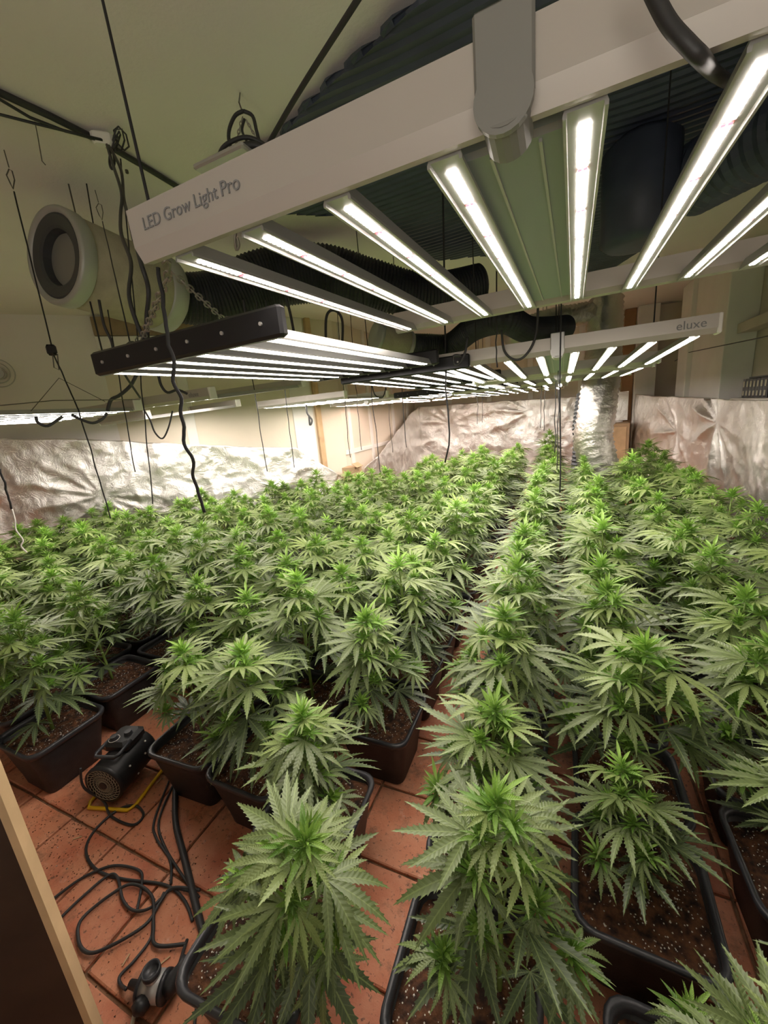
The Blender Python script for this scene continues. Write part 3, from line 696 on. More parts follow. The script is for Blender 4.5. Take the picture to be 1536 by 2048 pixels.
# ------------------------------------------------------------------ LED fixtures
def frame_from(near, far):
    near = Vector(near); far = Vector(far); y = (far - near).normalized(); x = y.cross(Vector((0, 0, 1))).normalized(); z = x.cross(y)
    mt = Matrix((x, y, z)).transposed().to_4x4(); mt.translation = near; return mt, (far - near).length
def text(s, parent, loc, rot, size, name='lettering', ext=.0006, m='ink', label=None):
    c = bpy.data.curves.new(name, 'FONT'); c.body = s; c.size = size; c.extrude = ext; c.materials.append(M[m])
    o = bpy.data.objects.new(name, c); COL.objects.link(o); o.parent = parent; o.location = loc; o.rotation_euler = rot
    dg = bpy.context.evaluated_depsgraph_get(); me = bpy.data.meshes.new_from_object(o.evaluated_get(dg)); me.name = name
    o2 = obj(name, me, parent); o2.location = loc; o2.rotation_euler = rot; bpy.data.objects.remove(o)
    if label: o2['label'] = label
    return o2
def led_lamp(label, near, far, nb, gap, style='white', near_detail=False, logo=None, driver=True, led='led', group='LED grow lights hung over the plants'):
    mt, L = frame_from(near, far)
    root = empty('grow_light', label, 'grow light', mw=mt, group=group)
    W = gap * (nb - 1) / 2
    bm_ = 'alu' if style == 'white' else 'blackmetal'
    bh = .078 if style == 'white' else .072
    for yy, nm in ((0, 'beam'), (L, 'beam')):
        if style == 'white':
            sgn = -1 if yy == 0 else 1
            prof = [(-.001 * sgn, .004), (sgn * .018, .0), (sgn * .03, .022), (sgn * .03, bh), (-.012 * sgn, bh), (-.012 * sgn, .02)]
            mb = MB(); n = len(prof); x0, x1 = -W - .075, W + .075
            if near_detail: x1 = W + .1
            mb.v = [Vector((x0, yy + py, pz)) for py, pz in prof] + [Vector((x1, yy + py, pz)) for py, pz in prof]
            mb.f = [tuple(range(n)), tuple(range(2 * n - 1, n - 1, -1))] + [(i, i + n, (i + 1) % n + n, (i + 1) % n) for i in range(n)]
            bo = mb.obj(nm, bm_, root)
            bpy.context.view_layer.objects.active = bo
            bm2 = bmesh.new(); bm2.from_mesh(bo.data); bmesh.ops.recalc_face_normals(bm2, faces=bm2.faces); bm2.to_mesh(bo.data); bm2.free()
            if not near_detail:
                for sx in (-1, 1):
                    MB().box((sx * (W + .078), yy, bh / 2), (.016, .064, bh + .004), bev=.004).obj('end_cap', 'white', bo)
        else:
            mb = MB().box((0, yy, .03), (2 * W + .12, .028, bh), bev=.007); bo = mb.obj(nm, bm_, root)
            if yy == 0:
                for k in range(nb):
                    x = -W + k * gap; MB().cyl((x, -.0135, .03), (x, -.018, .03), .0048, 10).obj('bolt', 'silver', bo)
    bw = .045 if nb > 6 else .05
    # bar profile : shallow trapezoid tray with side lips
    for k in range(nb):
        x = -W + k * gap
        pr = [(-bw / 2, .004), (-bw / 2, .0), (-bw * .42, .0), (-bw * .40, .005), (bw * .40, .005), (bw * .42, .0), (bw / 2, .0), (bw / 2, .004), (bw * .28, .028), (-bw * .28, .028)]
        mb = MB(); n = len(pr); y0, y1 = .005, L - .005
        mb.v = [Vector((x + a, y0, b - .003)) for a, b in pr] + [Vector((x + a, y1, b - .003)) for a, b in pr]
        mb.f = [tuple(range(n - 1, -1, -1)), tuple(range(n, 2 * n))] + [(i, (i + 1) % n, (i + 1) % n + n, i + n) for i in range(n)]
        bar = mb.obj('led_bar', 'aludull', root)
        sw = .0125 if near_detail else .016
        # comb-edged LED strip: a line of small diode squares, joined
        s = MB(); ys0, ys1 = .035, L - .03
        if near_detail:
            ndi = 92; red = MB()
            st_ = (ys1 - ys0) / ndi
            for q in range(ndi):
                yy = ys0 + (q + .5) * st_
                isred = (q % 13 == 9)
                for sx in (-1, 1):
                    tgt = red if isred else s
                    xx = x + sx * sw * .28; hw_, hh_ = (sw * .24 if not isred else sw * .2), st_ * (.30 if not isred else .3)
                    zz = .0002
                    tgt.quad((xx - hw_, yy - hh_, zz), (xx - hw_, yy + hh_, zz), (xx + hw_, yy + hh_, zz), (xx + hw_, yy - hh_, zz))
            tag(s.obj('led_diodes', 'led', bar), kind='stuff'); tag(red.obj('red_diodes', 'ledred', bar), kind='stuff')
        else:
            s.box((x, (ys0 + ys1) / 2, -.0012), (sw, ys1 - ys0, .0026)); s.obj('led_strip', led, bar)
    if style == 'white' and driver:
        d = MB().box((0, L / 2, .035), (.19 if near_detail else .15, L * .92, .045), bev=.006).obj('driver', 'driver', root)
        for sx in (-.03, .03): MB().box((sx, L / 2, .0105), (.004, L * .9, .004)).obj('rib', 'aludull', d)
        for yy in (0,):
            br = MB().box((0, yy - .033, .055), (.062, .008, .085), bev=.003); br.cyl((0, yy - .037, .012), (0, yy - .045, .012), .031, 24); br.cyl((0, yy - .04, .012), (0, yy + .01, .0), .026, 20)
            br.obj('hinge', 'hinge' if near_detail else 'aludull', root)
    if logo: text(logo[0], root, (logo[1], -.0312, logo[2]), (R_(90), 0, 0), logo[3])
    return root, mt, L, W
lampN = led_lamp('nearest large white LED grow light filling the top right', (-.062, .568, 1.80), (-.04, 1.712, 1.838), 8, .157, near_detail=True)
tx = text('LED Grow Light', lampN[0], (-.590, -.0312, .040), (R_(90), 0, 0), .026)
tw = max(v.co.x for v in tx.data.vertices)
text('Pro', lampN[0], (-.590 + tw + .006, -.0312, .040), (R_(90), 0, 0), .027, ext=.0009)
lampE = led_lamp('second white LED grow light, beyond the nearest one at right, logo at its right end', (-.03, 2.24, 1.711), (-.035, 3.36, 1.678), 8, .156, logo=('eluxe', .47, .03, .05))
led_lamp('third white LED grow light in the right-hand line', (-.04, 3.52, 1.665), (-.04, 4.62, 1.665), 8, .156)
led_lamp('fourth white LED grow light in the right-hand line, near the back', (-.58, 4.85, 1.66), (-.58, 5.95, 1.66), 8, .156)
led_lamp('fifth white LED grow light in the right-hand line, farthest back', (-.62, 6.2, 1.66), (-.62, 7.3, 1.66), 8, .156)
lampA = led_lamp('nearest black-beamed LED grow light hung on chains left of centre', (-.993, .86, 1.71), (-.955, 2.05, 1.73), 6, .13, 'black')
led_lamp('second black-beamed LED grow light, behind the chained one', (-.83, 2.18, 1.705), (-.83, 3.34, 1.70), 6, .13, 'black')
led_lamp('third black-beamed LED grow light in the middle line', (-.82, 3.5, 1.70), (-.82, 4.62, 1.69), 6, .13, 'black')
led_lamp('fourth black-beamed LED grow light in the middle line', (-1.6, 4.9, 1.70), (-1.6, 6.0, 1.69), 6, .13, 'black')
led_lamp('white LED grow light at the left edge seen almost edge-on', (-3.5, .95, 1.70), (-3.48, 2.06, 1.70), 8, .15, driver=False)
led_lamp('white LED grow light with a logo, right of the one at left edge', (-2.80, 2.16, 1.72), (-2.80, 3.28, 1.83), 8, .14, logo=('eluxe', .37, .03, .045), driver=False)
led_lamp('low white LED grow light tilted under the logo one by the tape strip', (-3.9, 2.6, 1.66), (-3.75, 3.6, 1.74), 6, .15, driver=False)
led_lamp('white LED grow light left of centre before the wooden post', (-2.6, 3.7, 1.70), (-2.6, 4.8, 1.72), 8, .14, driver=False)
led_lamp('pinkish LED grow light left of centre, fifth in the left line', (-2.42, 5.0, 1.68), (-2.42, 6.1, 1.68), 8, .14, led='ledpink')
led_lamp('pinkish LED grow light farthest back in the left line', (-1.95, 6.4, 1.68), (-1.95, 7.5, 1.68), 8, .14, led='ledpink')
# ------------------------------------------------------------------ ducts and filters
def corr_tube(pts, r, rib, amp, seg=28, jitter=0.0, seed=1):
    """ribbed tube mesh along a spline: radius alternates"""
    sp = spline(pts, 24); out = []; acc = 0; d = [0]
    for a, b in zip(sp, sp[1:]): d.append(d[-1] + (b - a).length)
    n = max(8, int(d[-1] / rib * 2)); j = 0; P_, R2 = [], []
    for k in range(n + 1):
        t = d[-1] * k / n
        while j < len(d) - 2 and d[j + 1] < t: j += 1
        u = (t - d[j]) / max(1e-9, d[j + 1] - d[j]); p = sp[j].lerp(sp[j + 1], u)
        rr = r(t / d[-1]) if callable(r) else r
        P_.append(p); R2.append(rr + (amp if k % 2 else -amp))
    mb = MB(); mb.tube(P_, R2, seg)
    if jitter:
        for i, v in enumerate(mb.v):
            c = P_[i // seg]; q = (v - c); s = 1 + jitter * noise.noise(Vector((v.x * 14, v.y * 14, v.z * 22 + seed))); mb.v[i] = c + q * s
    return mb
# carbon filter
fa = ar_(112, 513, 2.95); fb = ar_(330, 592, 3.35); fd = (fb - fa).normalized(); frad = .235
ff = empty('carbon_filter', 'large cream cylindrical carbon filter hung under the ceiling at left', 'carbon filter', fa)
q0 = Vector((0, 0, 0)); ql = fb - fa
def rings(prs, seg=48): return MB().tube([q0 + fd * a_ for a_, r_ in prs], [r_ * frad for a_, r_ in prs], seg, cap=False, axis=fd)
MB().tube([q0 + fd * .066, q0 + fd * .07, ql - fd * .06, ql - fd * .05], [frad * .96, frad, frad, frad * .97], 48).obj('sleeve', 'filter', ff, True)
rings([(.07, 1.0), (.06, 1.05), (.0, 1.05), (-.012, 1.02), (-.014, .94), (.0, .90)]).obj('end_ring', 'filtercap', ff, True)
rings([(.0, .90), (-.004, .86), (.004, .66), (.012, .60), (.06, .57)]).obj('end_annulus', 'grey', ff)
MB().tube([q0 + fd * .058, q0 + fd * .05], [frad * .58, frad * .56], 48).obj('end_disc', 'hinge', ff)
MB().tube([ql - fd * .12, ql - fd * .11, ql - fd * .01, ql], [frad * 1.0, frad * 1.04, frad * 1.04, frad * .98], 48).obj('end_ring', 'filtercap', ff, True)
MB().tube([ql, ql + fd * .06], [frad * .9, frad * .72], 40).obj('collar', 'filtercap', ff, True)
for t_ in (.25, .75):
    c_ = q0.lerp(ql, t_); MB().tube([c_ + Vector((0, 0, frad * .97)), Vector((c_.x, c_.y, CH - fa.z))], .004, 5).obj('strap', 'wire', ff)
# flexible duct from the filter
dp = [fb + fd * .03, ar_(430, 597, 3.45), ar_(530, 560, 3.5), ar_(640, 548, 3.5), ar_(740, 570, 3.5), ar_(850, 590, 3.6), ar_(960, 570, 3.8)]
tag(corr_tube(dp, lambda t: .155 + .05 * math.sin(math.pi * min(1, t * 1.3)), .026, .006, 30).obj('flexible_duct', 'duct', None), 'black flexible duct leaving the cream carbon filter and passing behind the nearest lamp', 'duct')
# second filter + duct farther back
ga, gb = ar_(752, 672, 3.6), ar_(812, 692, 3.75); gd = (gb - ga).normalized()
f2 = empty('carbon_filter', 'smaller distant carbon filter behind the chained black lamp', 'carbon filter', ga)
MB().tube([Vector((0, 0, 0)), gd * .02, (gb - ga) - gd * .02, gb - ga], [.12, .135, .135, .12], 36).obj('sleeve', 'filter', f2, True)
MB().tube([-gd * .01, gd * .02], [.128, .14], 36).obj('end_ring', 'filtercap', f2, True)
MB().tube([(gb - ga) - gd * .02, (gb - ga) + gd * .02], [.14, .128], 36).obj('end_ring', 'filtercap', f2, True)
dp = [gb, ar_(850, 692, 3.85), ar_(900, 690, 3.9), ar_(950, 655, 3.7), ar_(1010, 640, 3.5), ar_(1060, 660, 3.8), ar_(1130, 655, 4.2)]
tag(corr_tube(dp, .10, .02, .004, 26).obj('flexible_duct', 'duct', None), 'sagging black flexible duct joined to the distant carbon filter', 'duct')
# wide ribbed dark sheeting under the ceiling, right of the filter
def ribbed_sheet():
    k = 1.047
    fr = [(-1.61, 1.87), (-1.3, 1.9), (-.93, 1.75), (-.44, 1.58), (.15, 1.25), (1.78, .4)]; bk = [(-1.61, 2.4), (-1.29, 2.7), (-1.05, 3.8), (-.53, 4.06), (-.15, 4.84), (.36, 5.5), (.69, 4.74), (.91, 3.89), (1.15, 3.69), (1.78, 3.3)]
    def li(tab, x):
        for a, b in zip(tab, tab[1:]):
            if x <= b[0]: return a[1] + (b[1] - a[1]) * (x - a[0]) / (b[0] - a[0])
        return tab[-1][1]
    vs, fs = [], []; nx = 70; idx = {}
    dy = .014; ylo, yhi = .3, 5.8; ny = int((yhi - ylo) / dy)
    for i in range(nx + 1):
        x = -1.61 + (1.78 + 1.61) * i / nx; y0, y1 = li(fr, x), li(bk, x)
        y0 += .02 * noise.noise(Vector((x * 9, 0, 0))); y1 += .03 * noise.noise(Vector((x * 6, 3, 0)))
        for j in range(ny + 1):
            y = min(max(ylo + dy * j, y0), y1)
            z = 2.845 + (.006 if (j // 2) % 2 else -.006) + .02 * noise.noise(Vector((x * 1.5, y * 1.5, 1)))
            vs.append(Vector((x * k, y * k, z)))
    for i in range(nx):
        for j in range(ny):
            a = i * (ny + 1) + j
            if (vs[a] - vs[a + 1]).length < 1e-3 + .012 * 0 and (vs[a + ny + 1] - vs[a + ny + 2]).length < 1e-3: continue
            if abs(vs[a].y - vs[a + 1].y) < 1e-6 and abs(vs[a + ny + 1].y - vs[a + ny + 2].y) < 1e-6: continue
            fs.append((a, a + ny + 1, a + ny + 2, a + 1))
    o = obj('ribbed_sheeting', mesh('ribbed_sheeting', vs, fs, 'bluegrey')); so = o.modifiers.new('t', 'SOLIDIFY'); so.thickness = .02; so.offset = 1
    return tag(o, 'wide dark blue-grey ribbed sheeting fixed flat under the ceiling above the nearest lamp', 'sheeting')
ribbed_sheet()
dp = [Vector((1.75, 1.9, 2.5)), Vector((1.2, 2.2, 2.52)), Vector((.85, 2.6, 2.55)), Vector((.62, 3.0, 2.58))]
tag(corr_tube(dp, .17, .05, .005, 32).obj('flexible_duct', 'bluegrey', None), 'wide dark ribbed duct at upper right joined to the grey fan housing', 'duct')
fan = empty('duct_fan', 'rounded grey duct fan housing seen through the bars of nearest lamp', 'fan', (.36, 2.9, 2.56))
MB().tube([(0, 0, -.27), (0, 0, -.262), (0, 0, -.23), (0, 0, .2), (0, 0, .25)], [.10, .15, .185, .185, .12], 40).obj('housing', 'bluegrey', fan, True)
MB().tube([(0, 0, .24), (0, 0, .335)], [.03, .03], 10).obj('hanger', 'wire', fan)
# silver duct
sd = [Vector((.46, 5.7, .02)), Vector((.44, 5.7, .5)), ay_(1186, 880, 5.7), ay_(1192, 830, 5.7), ay_(1204, 740, 5.8), ay_(1210, 640, 5.9), ay_(1212, 600, 5.95)]
tag(corr_tube(sd, lambda t: .245 - .06 * t, .06, .008, 34, .07, 3).obj('silver_duct', 'silverduct', None, True), 'fat crinkled silver foil duct rising between the plants near the back', 'duct')
sd = [ay_(1190, 625, 5.9), ay_(1100, 640, 5.6), ay_(1020, 672, 5.2)]
tag(corr_tube(sd, .12, .05, .012, 30, .1, 5).obj('silver_duct', 'silverduct', None, True), 'horizontal silver foil sleeve joining the upright duct below the ceiling', 'duct')
hs = [Vector((.13, 5.75, .02)), ay_(1158, 900, 5.75), ay_(1158, 850, 5.8), ay_(1166, 790, 5.95)]
tag(corr_tube(hs, .075, .05, .006, 20).obj('ribbed_hose', 'duct', None), 'black ribbed hose standing against the left side of the silver duct', 'hose')
# cupboard at back right
cb = empty('cabinet', 'pale wooden cabinet standing in the back right corner behind the silver duct', 'cabinet', (.88, 8.25, 0))
MB().box((0, 0, .5), (.36, .36, 1.0), bev=.01).obj('body', 'card', cb)
MB().box((0, -.187, .55), (.26, .012, .78), bev=.003).obj('door', 'wood', cb)
# foil square above the cabinet
sheet = MB(); sheet.box((.86, 8.44, 1.28), (.4, .004, .5)); tag(sheet.obj('foil_sheet', 'foil', None), 'small foil square above the pale cabinet in the back right corner', 'foil sheet')

# ------------------------------------------------------------------ ropes, cables, chains
def wav(a, b, n=14, amp=.004, seed=0, sag=0.0):
    a, b = Vector(a), Vector(b); out = []; n *= 2
    for i in range(n + 1):
        t = i / n; p = a.lerp(b, t); q = Vector((seed * 3.7, t * 4.5, 0))
        out.append(p + Vector((noise.noise(q) * amp, noise.noise(q + Vector((9, 0, 0))) * amp, -sag * 4 * t * (1 - t))))
    return out
def line(name, pts, r, m, label, cat, group=None, seg=6, smooth=True, sp=0):
    P_ = spline(pts, sp) if sp else [Vector(p) for p in pts]
    return tag(MB().tube(P_, r, seg).obj(name, m, None, smooth), label, cat, group)
def up(p, z=CH):        # the point straight above, at the ceiling
    return Vector((p.x, p.y, z))
def ext_up(a, b, z=CH - .002):  # extend the line b->a up to height z
    a, b = Vector(a), Vector(b); d = a - b; return a + d * ((z - a.z) / d.z)
GR = 'lamp hanging ropes'; GC = 'hanging power cables'
# rope in front of the upper left
a, b = ar_(205, 0, 1.35), ar_(303, 428, 1.15)
line('hanging_rope', [ext_up(a, b), b], .0035, 'rope', 'taut black rope crossing the upper left ceiling down to the nearest lamp', 'rope', GR)
# left rope with wire hook, pulley and wire triangle
h0 = az_(8, 300, CH - .003); r0 = math.hypot(h0.x, h0.y)
hk = empty('wire_hook', 'pale wire loop on a ceiling nail at the far left', 'hook', h0)
def lw(pxs, r): return [ar_(x, y, r) - hk.location for x, y in pxs]
top = Vector((0, 0, 0))
MB().tube([top] + lw([(18, 335)], r0), .0025, 5).obj('wire', 'wire', hk)
MB().tube(lw([(18, 338), (13, 350), (20, 365), (26, 378), (29, 360), (24, 342)], r0), .003, 5, closed=True).obj('loop', 'wire', hk)
a, b = ar_(28, 383, r0), ar_(103, 690, r0)
line('hanging_rope', wav(a, b, 6, .002), .0035, 'rope', 'black rope from the far left wire loop down to the black rope ratchet', 'rope', GR)
pl = empty('rope_ratchet', 'black rope ratchet above the edge-on lamp at left', 'ratchet', ar_(103, 700, r0))
MB().box((0, 0, 0), (.05, .03, .055), Matrix.Rotation(.5, 3, 'Z'), bev=.012).obj('body', 'black', pl)
MB().tube([Vector((0, 0, -.02)), ar_(108, 735, r0) - pl.location, ar_(118, 740, r0) - pl.location, Vector((.015, .015, -.02))], .003, 5).obj('hook', 'wire', pl)
line('hanging_rope', wav(ar_(106, 706, r0 - .02), ar_(155, 815, r0 - .1), 6, .003) + wav(ar_(157, 820, r0 - .1), ar_(222, 1037, r0 - .1), 10, .006), .0035, 'rope', 'loose rope tail from the left ratchet hanging down into the plants', 'rope', GR)
line('lamp_hanger', [ar_(62, 822, r0), ar_(118, 756, r0), ar_(210, 803, r0)], .0022, 'wire', 'triangular wire hanger under the left ratchet', 'hanger', 'wire hangers')
line('lamp_hanger', [ar_(0, 811, 2.3), ar_(107, 801, 2.5), ar_(280, 799, 2.8)], .0022, 'wire', 'nearly level wire stretched over the edge-on lamp at left', 'hanger', 'wire hangers')
# second hook and rope to the black lamp
h0 = az_(190, 380, CH - .003); r1 = math.hypot(h0.x, h0.y)
hk = empty('wire_hook', 'pale wire loop on a ceiling nail above the cream filter', 'hook', h0)
MB().tube([Vector((0, 0, 0))] + lw([(197, 405)], r1), .002, 5).obj('wire', 'wire', hk)
MB().tube(lw([(197, 407), (192, 415), (198, 430), (204, 440), (206, 425), (203, 410)], r1), .0022, 5, closed=True).obj('loop', 'wire', hk)
a, b = ar_(205, 443, r1), ar_(262, 692, 1.50)
line('hanging_rope', wav(a, b, 8, .002), .0025, 'rope', 'thin rope from the loop above the filter to the black lamp', 'rope', GR)
tag(MB().box(ar_(264, 690, 1.50), (.03, .02, .02), bev=.005).obj('rope_clip', 'black', None), 'small black clip on top of the nearest black-beamed lamp', 'clip')
line('wire_hook', [az_(70, 244, CH - .01), ar_(76, 275, 2.45), ar_(84, 322, 2.45), ar_(91, 330, 2.45)], .002, 'wire', 'bent wire hanging from the cable on the left ceiling', 'hook')
tag(MB().tube([az_(253, 340, CH), az_(253, 340, CH) - Vector((0, 0, .015))], .008, 6).obj('nail', 'wire', None), 'lone nail stub in the ceiling right of the hanging cables', 'nail')
# cables running along the ceiling
def ceilpx(x, y, z=CH - .02): return az_(x, y, z)
line('ceiling_cable', [ceilpx(x, y) for x, y in ((-60, 160), (0, 186), (100, 232), (205, 285), (300, 340), (390, 395), (470, 440))], .014, 'rubber', 'thick black cable running diagonally across the left ceiling', 'cable', 'ceiling cables')
line('ceiling_cable', [ceilpx(x, y, CH - .05) for x, y in ((-60, 165), (0, 199), (60, 235), (130, 262), (205, 280))], .006, 'rubber', 'thin upper one of two cords drooping beside the thick ceiling cable', 'cable', 'ceiling cables')
line('ceiling_cable', [ceilpx(x, y, CH - .05) for x, y in ((-60, 215), (0, 229), (70, 247), (140, 264), (205, 283))], .006, 'rubber', 'lowest thin cord drooping toward the pale ceiling clip', 'cable', 'ceiling cables')
cl = ceilpx(205, 278, CH - .035)
ck = empty('cable_clip', 'pale block with a knot of cable ties on the left ceiling', 'clip', cl)
MB().box((0, 0, 0), (.09, .05, .05), Matrix.Rotation(.8, 3, 'Z'), bev=.01).obj('block', 'white', ck)
for k in range(4):
    pts = [Vector((.04 + .02 * k, .02, -.02)) + Vector((math.cos(a_ * 1.05) * .035, math.sin(a_ * 1.05) * .02, math.sin(a_ * 1.05 + k) * .035)) for a_ in range(6)]
    MB().tube(pts, .004, 5, closed=True).obj('cable_tie', 'rubber', ck)
rc = 1.8
line('power_cable', [ar_(x, y, r) for x, y, r in ((214, 290, 2.35), (226, 330, 2.2), (243, 385, 2.0), (241, 430, 1.9), (243, 470, 1.75), (262, 525, 1.6), (258, 590, 1.5), (275, 650, 1.45), (296, 692, 1.45))], .006, 'rubber', 'wavy black cable from the ceiling clip down to the black lamp, left one', 'cable', GC, sp=6)
line('power_cable', [ar_(x, y, r) for x, y, r in ((218, 292, 2.3), (242, 340, 2.2), (248, 400, 2.0), (262, 450, 1.7), (280, 520, 1.4), (297, 580, 1.4), (293, 640, 1.45), (297, 694, 1.46))], .006, 'rubber', 'wavy black cable from the ceiling clip down to the black lamp, right one', 'cable', GC, sp=6)
line('power_cable', [ar_(x, y, r) for x, y, r in ((221, 300, 2.3), (219, 325, 2.28), (224, 338, 2.26), (229, 322, 2.27), (224, 300, 2.3))], .005, 'rubber', 'small cable loop dangling under the pale ceiling clip', 'cable', GC, sp=5)
line('power_cable', [ar_(x, y, r) for x, y, r in ((198, 600, 2.3), (208, 650, 2.3), (222, 680, 2.3), (229, 705, 2.3), (247, 745, 2.4), (280, 795, 2.6))], .006, 'rubber', 'black cable passing behind the left end of the black lamp', 'cable', GC, sp=5)
line('hanging_rope', [ar_(180, 603, 2.6), ar_(205, 705, 2.6)], .004, 'rope', 'short rope below the cream filter behind the black lamp', 'rope', GR)
# rope in front of the black lamp
line('hanging_rope', wav(ar_(316, 535, 1.0), ar_(338, 690, 1.02), 6, .004) + wav(ar_(340, 700, 1.02), ar_(371, 870, 1.05), 10, .008, 3) + wav(ar_(372, 880, 1.05), ar_(405, 1024, 1.1), 10, .010, 5), .004, 'rope', 'black rope hanging in front of the nearest black lamp into the plants', 'rope', GR)
# chains
def chain(a, b, n, label, sag=0.0):
    root = empty('lamp_chain', label, 'chain', a, 'lamp chains'); a = Vector(a); b = Vector(b); d = b - a; L = d.length
    for k in range(n):
        t = (k + .5) / n; p = a.lerp(b, t) - a + Vector((0, 0, -sag * 4 * t * (1 - t))); ax = d.normalized(); s1 = ax.orthogonal().normalized(); s2 = ax.cross(s1)
        side = s1 if k % 2 else s2; hl = L / n * .68; hw = hl * .45; pts = []
        for q in range(8):
            an = 2 * math.pi * q / 8; pts.append(p + ax * math.cos(an) * hl + side * math.sin(an) * hw)
        MB().tube(pts, .0022, 5, closed=True).obj('chain_link', 'chain', root)
    return root
ringL, ringR = ar_(282, 684, 1.49), ar_(456, 646, 1.28)
c0 = ar_(338, 547, 1.02)
chain(c0, ringL + (c0 - ringL).normalized() * .03, 16, 'steel chain from the nearest lamp corner down to the left split ring')
chain(c0 + Vector((.01, 0, 0)), ringR + (c0 - ringR).normalized() * .03, 12, 'steel chain from the nearest lamp corner down to the right split ring')
for rp, lab in ((ringL, 'dark split ring at the lower end of the left chain'), (ringR, 'dark split ring at the lower end of the right chain')):
    pts = [rp + Vector((XC.x, XC.y, 0)) * .017 * math.cos(k * math.pi / 6) + Vector((0, 0, .017 * math.sin(k * math.pi / 6))) for k in range(12)]
    tag(MB().tube(pts, .0018, 5, closed=True).obj('split_ring', 'wire', None, True), lab, 'ring', 'split rings')
line('lamp_hook', [ar_(325, 528, .96), ar_(332, 520, .95), ar_(340, 525, .96), ar_(338, 547, 1.0)], .003, 'chain', 'bright steel hook under the left corner of the nearest lamp', 'hook')
line('lamp_hook', [ar_(472, 462, 1.0), ar_(470, 480, 1.0), ar_(473, 500, 1.0), ar_(478, 490, 1.0), ar_(474, 475, 1.0)], .003, 'chain', 'bright carabiner hanging behind the nearest lamp beam', 'hook', sp=4)
# coil of hose on the ceiling hook
rq = 2.35; ck = empty('hose_coil', 'bundle of black hose loops hung from a ceiling hook behind the nearest lamp', 'hose', az_(480, 186, CH - .003))
def cpts(l, r): return [ar_(x, y, r) - ck.location for x, y in l]
MB().tube([Vector((0, 0, 0))] + cpts([(478, 205), (484, 222)], 1.95), .003, 5).obj('wire', 'wire', ck)
MB().tube(spline(cpts([(487, 222), (470, 232), (458, 262), (460, 290), (475, 315), (500, 332), (512, 330)], 1.95), 5), .007, 7).obj('loop', 'rubber', ck, True)
MB().tube(spline(cpts([(487, 222), (505, 232), (513, 262), (520, 285), (535, 300), (540, 318)], 1.95), 5), .007, 7).obj('loop', 'rubber', ck, True)
MB().tube(spline(cpts([(443, 362), (435, 330), (445, 297), (470, 280), (495, 275), (520, 284), (538, 300), (545, 320)], 1.9), 5), .008, 7).obj('loop', 'rubber', ck, True)
MB().tube(spline(cpts([(446, 372), (450, 335), (465, 308), (490, 293), (515, 292), (532, 305), (542, 325)], 1.9), 5), .015, 8).obj('loop', 'rubber', ck, True)
MB().tube(spline(cpts([(489, 238), (484, 260), (492, 280), (500, 300), (505, 330)], 1.95), 5), .005, 6).obj('loop', 'rubber', ck, True)
chain(ar_(485, 235, 1.95), ar_(468, 300, 1.95), 8, 'short chain inside the hose bundle, left side')
chain(ar_(492, 240, 1.95), ar_(512, 275, 1.95), 5, 'short chain inside the hose bundle, right side')
a, b = ar_(715, 0, 1.35), ar_(505, 345, 1.9)
line('hanging_rope', [a + (a - b) * .12, a, a.lerp(b, .5) + Vector((0, 0, .01)), b], .009, 'rubber', 'thick taut black cord rising from the hose bundle to the upper right', 'cord', sp=5)
tag(MB().box(az_(492, 352, 2.45), (.24, .3, .02), bev=.006).obj('ribbed_box', 'aludull', None), 'grey finned box lying above the nearest lamp behind the hose bundle', 'box')
# cables and ropes around the left lamps
line('power_cable', [ar_(x, y, 2.9) for x, y in ((275, 745), (262, 770), (240, 790), (222, 800), (215, 822))], .010, 'rubber', 'thick black cable bending down to the edge-on lamp at left', 'cable', GC, sp=5)
line('power_cable', [ar_(x, y, 2.9) for x, y in ((316, 745), (322, 770), (335, 785), (355, 780), (375, 788))], .008, 'rubber', 'black cable looping onto the lamp with the logo at left', 'cable', GC, sp=5)
line('power_cable', [ar_(x, y, 2.9) for x, y in ((288, 820), (300, 840), (310, 865), (325, 877), (337, 855), (345, 822))], .005, 'rubber', 'U-shaped thin cable hanging below the left white lamps', 'cable', GC, sp=5)
line('power_cable', [ar_(x, y, 2.5) for x, y in ((72, 833), (76, 845), (95, 852), (118, 838), (125, 833))], .007, 'rubber', 'left one of two cable loops below the edge-on lamp', 'cable', GC, sp=5)
line('power_cable', [ar_(x, y, 2.6) for x, y in ((143, 829), (160, 838), (185, 846), (205, 838), (214, 826))], .007, 'rubber', 'right one of two cable loops below the edge-on lamp', 'cable', GC, sp=5)
